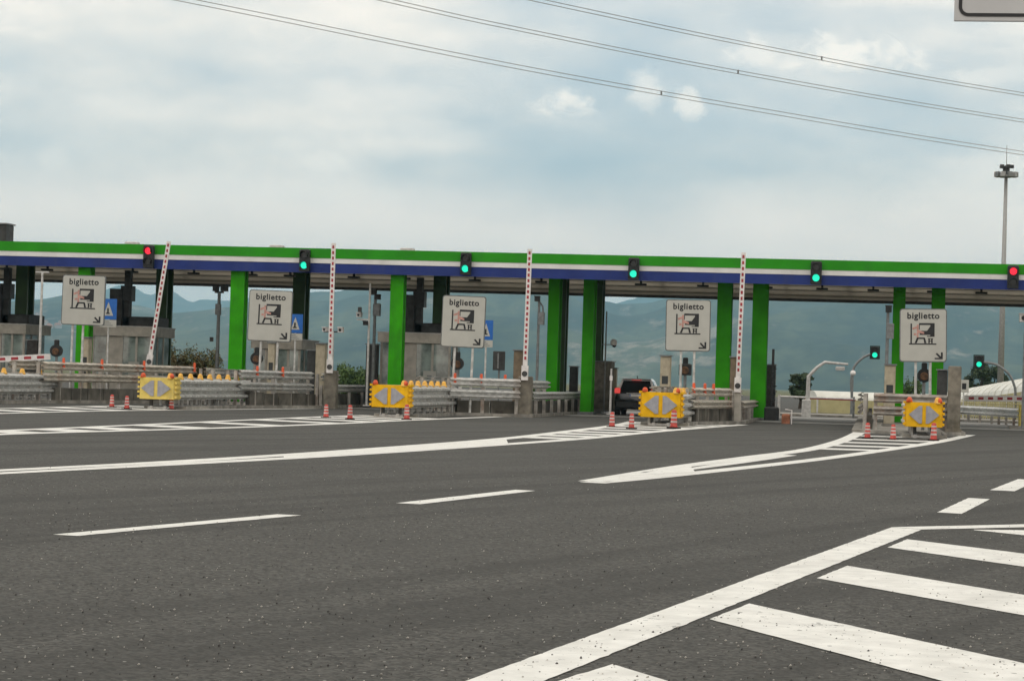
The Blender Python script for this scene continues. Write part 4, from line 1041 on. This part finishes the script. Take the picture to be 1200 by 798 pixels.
bush('small green bush behind the third raised arm', 632, 131, 1.8, 1.7, M_LEAF1, 28, 2200)
tree('dark green round tree beyond the open lane left of the bent lamp', 938, 175, 2.7, 2.4, M_LEAF3, 31)
tree('dark tree beyond the pale tunnel at the right', 1150, 260, 5.2, 4.2, M_LEAF3, 32)
tree('low dark tree right of the hanging signal at the right', 1165, 262, 4.6, 3.6, M_LEAF3, 33)
# ------------------------------------------------------------------ beyond the plaza on the right
def tunnel(label, u0, u1, Y0, Y1, rad, zbase, wallh, name='polytunnel', rise=.42, slope=0.0):
    """long film-covered tunnel from plan point (u0,Y0) to (u1,Y1): arched roof on low ochre side walls, hoops showing"""
    a = Vector((XU(u0, Y0), Y0)); b = Vector((XU(u1, Y1), Y1)); ln = (b - a).length; tg = (b - a) / ln; nr = Vector((-tg.y, tg.x))
    o = thing(name, label, 'polytunnel', (a.x, a.y, zbase), math.atan2(tg.y, tg.x), group='pale film polytunnels beyond the plaza')
    n = 12; prof = [(-rad * math.cos(math.pi * i / n), wallh + rad * rise * math.sin(math.pi * i / n)) for i in range(n + 1)]
    vs = [(0, y, z) for y, z in prof] + [(ln, y, z + slope * ln) for y, z in prof]
    fs = [(i, n + 1 + i, n + 2 + i, i + 1) for i in range(n)] + [tuple(range(n + 1)), tuple(range(2 * n + 1, n, -1))]
    MB().add(vs, fs).build('film_roof', M_PLAST, o, smooth=False)
    for sy in (-rad, rad):
        MB().plate([(0, 0), (ln, 0), (ln, wallh + slope * ln), (0, wallh)], sy - .04, sy + .04).build('side_wall', M_OCHRE, o)
    MB().box(-.03, .0, -rad, rad, 0, wallh).build('end_wall', M_OCHRE, o)
    nh = max(3, int(ln / 2.5))
    for j in range(nh + 1):
        xx = ln * j / nh
        MB().tube([(xx, y * 1.012, z + slope * xx) for y, z in prof], .022, 5).build('hoop', M_PLAST, o)
        MB().box(xx - .05, xx + .05, -rad - .09, -rad - .04, 0, wallh + slope * xx).build('wall_post', M_PALEPOLE, o)
tunnel('pale polytunnel with ochre side wall beyond the bent lamp', 951, 1120, 150, 152.5, 1.5, -.1, .95, rise=.34)
tunnel('long pale polytunnel rising towards the right edge', 1112, 1330, 190, 125, 2.6, -.1, .35, rise=.46, slope=.030)

# picket fence and guard rail at the right lane
a = Vector((XU(1122, 141), 141)); b = Vector((XU(1215, 139), 139))
o = thing('picket_fence', 'yellowish picket railing below the lowered right barrier arm', 'fence', (a.x, a.y, -.06)); v_ = b - a
for z in (.45, 1.0): MB().tube([(0, 0, z), (v_.x, v_.y, z)], .03, 6).build('rail', M_OCHRE, o)
for i in range(34):
    q = v_ * (i / 33); MB().box(q.x - .03, q.x + .03, q.y - .02, q.y + .02, 0, 1.2).build('picket', M_OCHRE, o)
o = thing('guard_rail', 'grey guard rail curving up to the right edge behind the lowered barrier', 'guard rail', (0, 0, 0), group='double guard rails on the lane islands')
pts = [(XU(1120, 127), 127), (XU(1160, 121), 121), (XU(1195, 114), 114)]
rail_run(o, pts, (.62,), 2.0, M_GALV, 1, zgr=-.02, bh=.46, waves=2)
p = P(1199, 497, 105)
o = thing('yellow_post', 'short yellow post on a concrete foot at the right edge', 'post', (p.x, 105, 0))
MB().cbox(-.2, .25, -.15, .2, .12, 1.05, .03).build('shaft', mat('yellow_ochre_paint', (.45, .36, .08), .7, vary=.2), o); MB().box(-.6, .6, -.3, .35, 0, .14).build('foot', M_CONC, o)
MB().box(-.1, .15, -.16, -.15, .8, .95).build('reflector', M_RW, o)
# thin horizontal gate beyond the open lane
y = 126; a = P(912, 464.5, y); b = P(1003, 462, y)
o = thing('rail_gate', 'thin pale horizontal gate bar across the open lane below the bent lamp', 'gate', (a.x, y, 0), group=None)
MB().tube([(0, 0, a.z), (b.x - a.x, 0, a.z - .02)], .055, 8).build('bar', M_PALEPOLE, o)
MB().tube([((b.x - a.x) * .35, -.02, a.z - .055), (b.x - a.x, -.02, a.z - .075)], .03, 6).build('red_edge', M_RED, o)
MB().cyl((0.05, 0, 0), (.05, 0, a.z + .1), .07, n=8).build('hinge_post', M_PALEPOLE, o); MB().cyl((b.x - a.x - .1, 0, 0), (b.x - a.x - .1, 0, a.z + .1), .06, n=8).build('latch_post', M_POLE, o)
# white small sign far right
p = P(1130.5, 457, 135); o = thing('small_sign', 'small white sign left of the dark trees at the right', 'sign', (p.x, 135, 0))
zt_, zb_ = P(1130, 445, 135).z, P(1130, 460, 135).z
MB().box(-.32, .22, 0, .03, zb_, zt_).build('panel', M_SIGN, o); MB().box(-.15, .08, -.006, 0, zb_ + .18, zb_ + .52).build('mark', M_INK, o); MB().cyl((-.05, .05, 0), (-.05, .05, zb_), .035, n=8).build('post', M_GALV, o)
# orange and white marker by the black pole
g = G(921, 496.5); o = thing('road_block', 'low orange and white marker block right of the black pole', 'marker', (g.x, g.y, 0))
MB().cbox(-.18, .16, -.1, .2, 0, .40, .05).build('block', mat('dull_orange', (.33, .13, .07), .7, vary=.25), o); MB().tube([(.22, 0, 0), (.22, 0, .55), (-.05, 0, .58)], .025, 6).build('handle', M_RW, o)

# bent lamp post
y = 124; base = G(946, 497.5); base = Vector((XU(946, y), y, 0))
o = thing('bent_lamp_post', 'pale lamp post bent to the right over the open lane', 'lamp post', (base.x, y, 0))
def rel(u, v): q = P(u, v, y); return (q.x - base.x, 0, q.z)
MB().tube([(0, 0, 0), rel(946.5, 470), rel(947.5, 441), rel(957, 431), rel(966.5, 424.5), rel(994, 427)], [.13, .11, .095, .085, .08, .06], 8).build('pole', M_PALEPOLE, o)
q = rel(985, 430); MB().cbox(q[0] - .25, q[0] + .22, -.12, .12, q[2] - .16, q[2] + .02, .03).build('lamp_head', M_PALEPOLE, o); MB().box(q[0] - .2, q[0] + .17, -.09, .09, q[2] - .19, q[2] - .16).build('lamp_glass', M_RW, o)
MB().cbox(-.25, .2, -.2, .2, 0, .9, .03).build('base_cabinet', M_PALEPOLE, o)
# signals on curved arms
def arm_signal(label, Y, path, head, lab2='signal'):
    b0 = P(*path[0], Y); o = thing('arm_signal', label, 'traffic light', (b0.x, Y, 0), group='green signals on curved arms beyond the plaza')
    pr = []
    for u, v in path: q = P(u, v, Y); pr.append((q.x - b0.x, 0, q.z))
    pr = [(pr[0][0], 0, 0)] + pr
    # smooth
    out = []
    for i in range(len(pr) - 1):
        A, B_, C_, D_ = (Vector(pr[max(i - 1, 0)]), Vector(pr[i]), Vector(pr[i + 1]), Vector(pr[min(i + 2, len(pr) - 1)]))
        for q in range(5):
            x = q / 5; out.append(.5 * ((2 * B_) + (C_ - A) * x + (2 * A - 5 * B_ + 4 * C_ - D_) * x * x + (3 * B_ - A - 3 * C_ + D_) * x ** 3))
    out.append(Vector(pr[-1]))
    MB().tube(out, .075, 7).build('curved_pole', M_POLE, o)
    u0, u1, v0, v1 = head; a = P(u0, v0, Y); b = P(u1, v1, Y)
    MB().cbox(a.x - b0.x, b.x - b0.x, -.15, .15, b.z, a.z, .04).build('housing', M_BLACK, o)
    xc = (a.x + b.x) / 2 - b0.x; hh = a.z - b.z
    MB().box(a.x - b0.x - .05, b.x - b0.x + .05, .15, .18, b.z - .05, a.z + .05).build('backboard', mat('dark_green_board', (.01, .05, .04), .5), o)
    hooded_lens(M_BLACK, M_LAMPG, o, xc, -.15, b.z + hh * .28, .15); hooded_lens(M_BLACK, M_LENSD, o, xc, -.15, b.z + hh * .74, .15)
arm_signal('small green signal on a curved arm left of the rightmost columns', 140, [(998, 464), (997.5, 445), (1001, 430), (1010, 420), (1020, 415)], (1020.5, 1030, 406, 420))
arm_signal('small green signal on a curved arm right of the rightmost sign', 140, [(1190, 462), (1188, 450), (1182, 438), (1168, 427.5), (1152, 424.5)], (1142, 1152.5, 416.5, 431))
o, z = pole('short pole with bright dome lamp left of the rightmost island', 999, 440, 137, .05, M_POLE, 'dome_pole', 'pole')
MB().lathe([(0, 0), (.13, .03), (.17, .13), (.13, .25), (0, .3)], 12, (0, 0, z)).build('dome', M_RW, o, smooth=True)

# ------------------------------------------------------------------ high mast, power lines, overhead sign
M_MAST = mat('mast_grey', (.34, .34, .33), .6, .2, .1)
Y = 225; b0 = P(1172, 462, Y)
o = thing('high_mast_light', 'tall grey floodlight mast rising behind the canopy at the right', 'light mast', (b0.x, Y, 0))
tp = P(1179.2, 203, Y)
zt_ = tp.z
MB().cyl((0, 0, 0), (0, 0, zt_), .32, .15, 16).build('mast', M_MAST, o, smooth=True)
MB().lathe([(.5, 0), (.9, .0), (.9, .14), (.5, .14)], 20, (0, 0, zt_ - .35)).build('ring_platform', M_MAST, o)
MB().lathe([(.12, 0), (.32, .1), (.32, .75), (.12, .85)], 14, (0, 0, zt_ - .15)).build('head_frame', M_DARK, o)
for i in range(10):
    a = 2 * math.pi * i / 10; cx, cy = math.cos(a) * .95, math.sin(a) * .95
    f = MB().box(-.19, .19, -.15, .15, -.22, .22); f.v = [(x * math.cos(a + 1.57) - y_ * math.sin(a + 1.57) + cx, x * math.sin(a + 1.57) + y_ * math.cos(a + 1.57) + cy, z + zt_ - .15) for x, y_, z in f.v]
    f.build('floodlight', M_MAST if i % 2 else M_POLE, o)
for i in range(5):
    a = 2 * math.pi * i / 5; MB().box(math.cos(a) * .5 - .18, math.cos(a) * .5 + .18, math.sin(a) * .5 - .15, math.sin(a) * .5 + .15, zt_ + .45, zt_ + .75).build('upper_floodlight', M_DARK, o)
MB().cyl((0, 0, zt_ + .6), (0, 0, zt_ + 2.6), .035, .02, 6).build('lightning_rod', M_POLE, o)

def power(label, path, spacer, gap):
    pts = []
    for u, v, Y in path: pts.append(P(u, v, Y))
    o = thing('power_line', label, 'power line', pts[0], group='twin power cables across the sky')
    out = []
    for i in range(len(pts) - 1):
        A, B_, C_, D_ = (pts[max(i - 1, 0)], pts[i], pts[i + 1], pts[min(i + 2, len(pts) - 1)])
        for q in range(10):
            x = q / 10; out.append(.5 * ((2 * B_) + (C_ - A) * x + (2 * A - 5 * B_ + 4 * C_ - D_) * x * x + (3 * B_ - A - 3 * C_ + D_) * x ** 3))
    out.append(pts[-1])
    for dz in (-gap / 2, gap / 2): MB().tube([q - pts[0] + Vector((dz * .4, 0, dz)) for q in out], .033, 5).build('cable', M_CABLE, o)
    for u, v, Y in spacer:
        q = P(u, v, Y) - pts[0]; MB().box(q.x - .08, q.x + .08, q.y - .05, q.y + .05, q.z - gap / 2 - .03, q.z + gap / 2 + .03).build('spacer', M_POLE, o)
power('lowest twin power cable crossing from upper left to the mast', [(-250, -88, 185), (215, 0, 200), (600, 77.5, 220), (900, 131, 240), (1200, 180, 262), (1700, 250, 300)], [(775, 109.5, 231)], .36)
power('middle twin power cable crossing the sky', [(0, -102, 190), (450, 0, 205), (600, 33, 214), (865, 85, 233), (1200, 142, 258), (1700, 215, 300)], [(865, 84.5, 233)], .30)
power('highest twin power cable passing below the overhead sign corner', [(200, -92, 190), (627, 0, 210), (900, 57, 232), (1200, 111, 256), (1700, 186, 300)], [(963, 68.5, 237)], .30)

Y = 40.0; a = P(1118, 24.5, Y)
o = thing('overhead_sign', 'pale overhead gantry sign with black border, only its corner showing at upper right', 'sign', (a.x, Y, a.z))
W_, H_ = 4.2, 2.4
MB().box(0, W_, 0, .1, 0, H_).build('panel', mat('grey_sign_face', (.52, .52, .52), .5, vary=.04, scale=.8), o)
bw = .055; ins = .07; r_ = .16
def rrpath(i, r):
    out = []
    for cx, cz, a0 in ((W_ - i - r, i + r, -90), (W_ - i - r, H_ - i - r, 0), (i + r, H_ - i - r, 90), (i + r, i + r, 180)):
        for q in range(8): an = math.radians(a0 + 90 * q / 7); out.append((cx + r * math.cos(an), cz + r * math.sin(an)))
    return out
oa, ib = rrpath(ins, r_), rrpath(ins + bw, r_ - bw); n = len(oa)
MB().add([(x, -.012, z) for x, z in oa] + [(x, -.012, z) for x, z in ib] + [(x, -.001, z) for x, z in oa] + [(x, -.001, z) for x, z in ib],
         [(i, (i + 1) % n, n + (i + 1) % n, n + i) for i in range(n)] + [((i + 1) % n, i, 2 * n + i, 2 * n + (i + 1) % n) for i in range(n)] + [(n + i, n + (i + 1) % n, 3 * n + (i + 1) % n, 3 * n + i) for i in range(n)]).build('border', M_INK, o)
for z in (.5, 1.8): MB().box(-.0 + .1, 9.0, .12, .3, z, z + .18).build('gantry_beam', M_GALV, o)
MB().box(8.6, 9.0, .3, .7, -a.z, H_ + .3).build('gantry_post', M_GALV, o)

# ------------------------------------------------------------------ loose grit on the near road
rg_ = random.Random(4); m = MB()
for i in range(3800):
    v = 600 + 230 * rg_.random() ** .8 if i % 3 else 545 + 90 * rg_.random(); q = G(rg_.uniform(-150, 1350), v)
    r = rg_.choice((.003, .004, .0045, .005, .007)) * rg_.uniform(.8, 1.3)
    a_, b_ = rg_.uniform(.7, 1.3), rg_.uniform(0, 3)
    e = [Vector((math.cos(b_) * r * a_, math.sin(b_) * r * a_, 0)), Vector((-math.sin(b_) * r, math.cos(b_) * r, 0)), Vector((r * .2, 0, r * .9))]
    c_ = Vector((q.x, q.y, .003 + r * .5))
    m.add([c_ + e[0], c_ + e[1], c_ - e[0], c_ - e[1], c_ + e[2], c_ - e[2]], [(0, 1, 4), (1, 2, 4), (2, 3, 4), (3, 0, 4), (1, 0, 5), (2, 1, 5), (3, 2, 5), (0, 3, 5)])
gm = bpy.data.materials.new('grit'); gm.use_nodes = True; k = NT(gm.node_tree)
gi = k.new('ShaderNodeNewGeometry').outputs['Random Per Island']
k.l.new(k.mix(k.ramp(gi, .35, 1.0), (.05, .048, .045), (.42, .40, .36)), k.n['Principled BSDF'].inputs['Base Color']); k.n['Principled BSDF'].inputs['Roughness'].default_value = .8
stuff(m.build('loose_grit', gm))
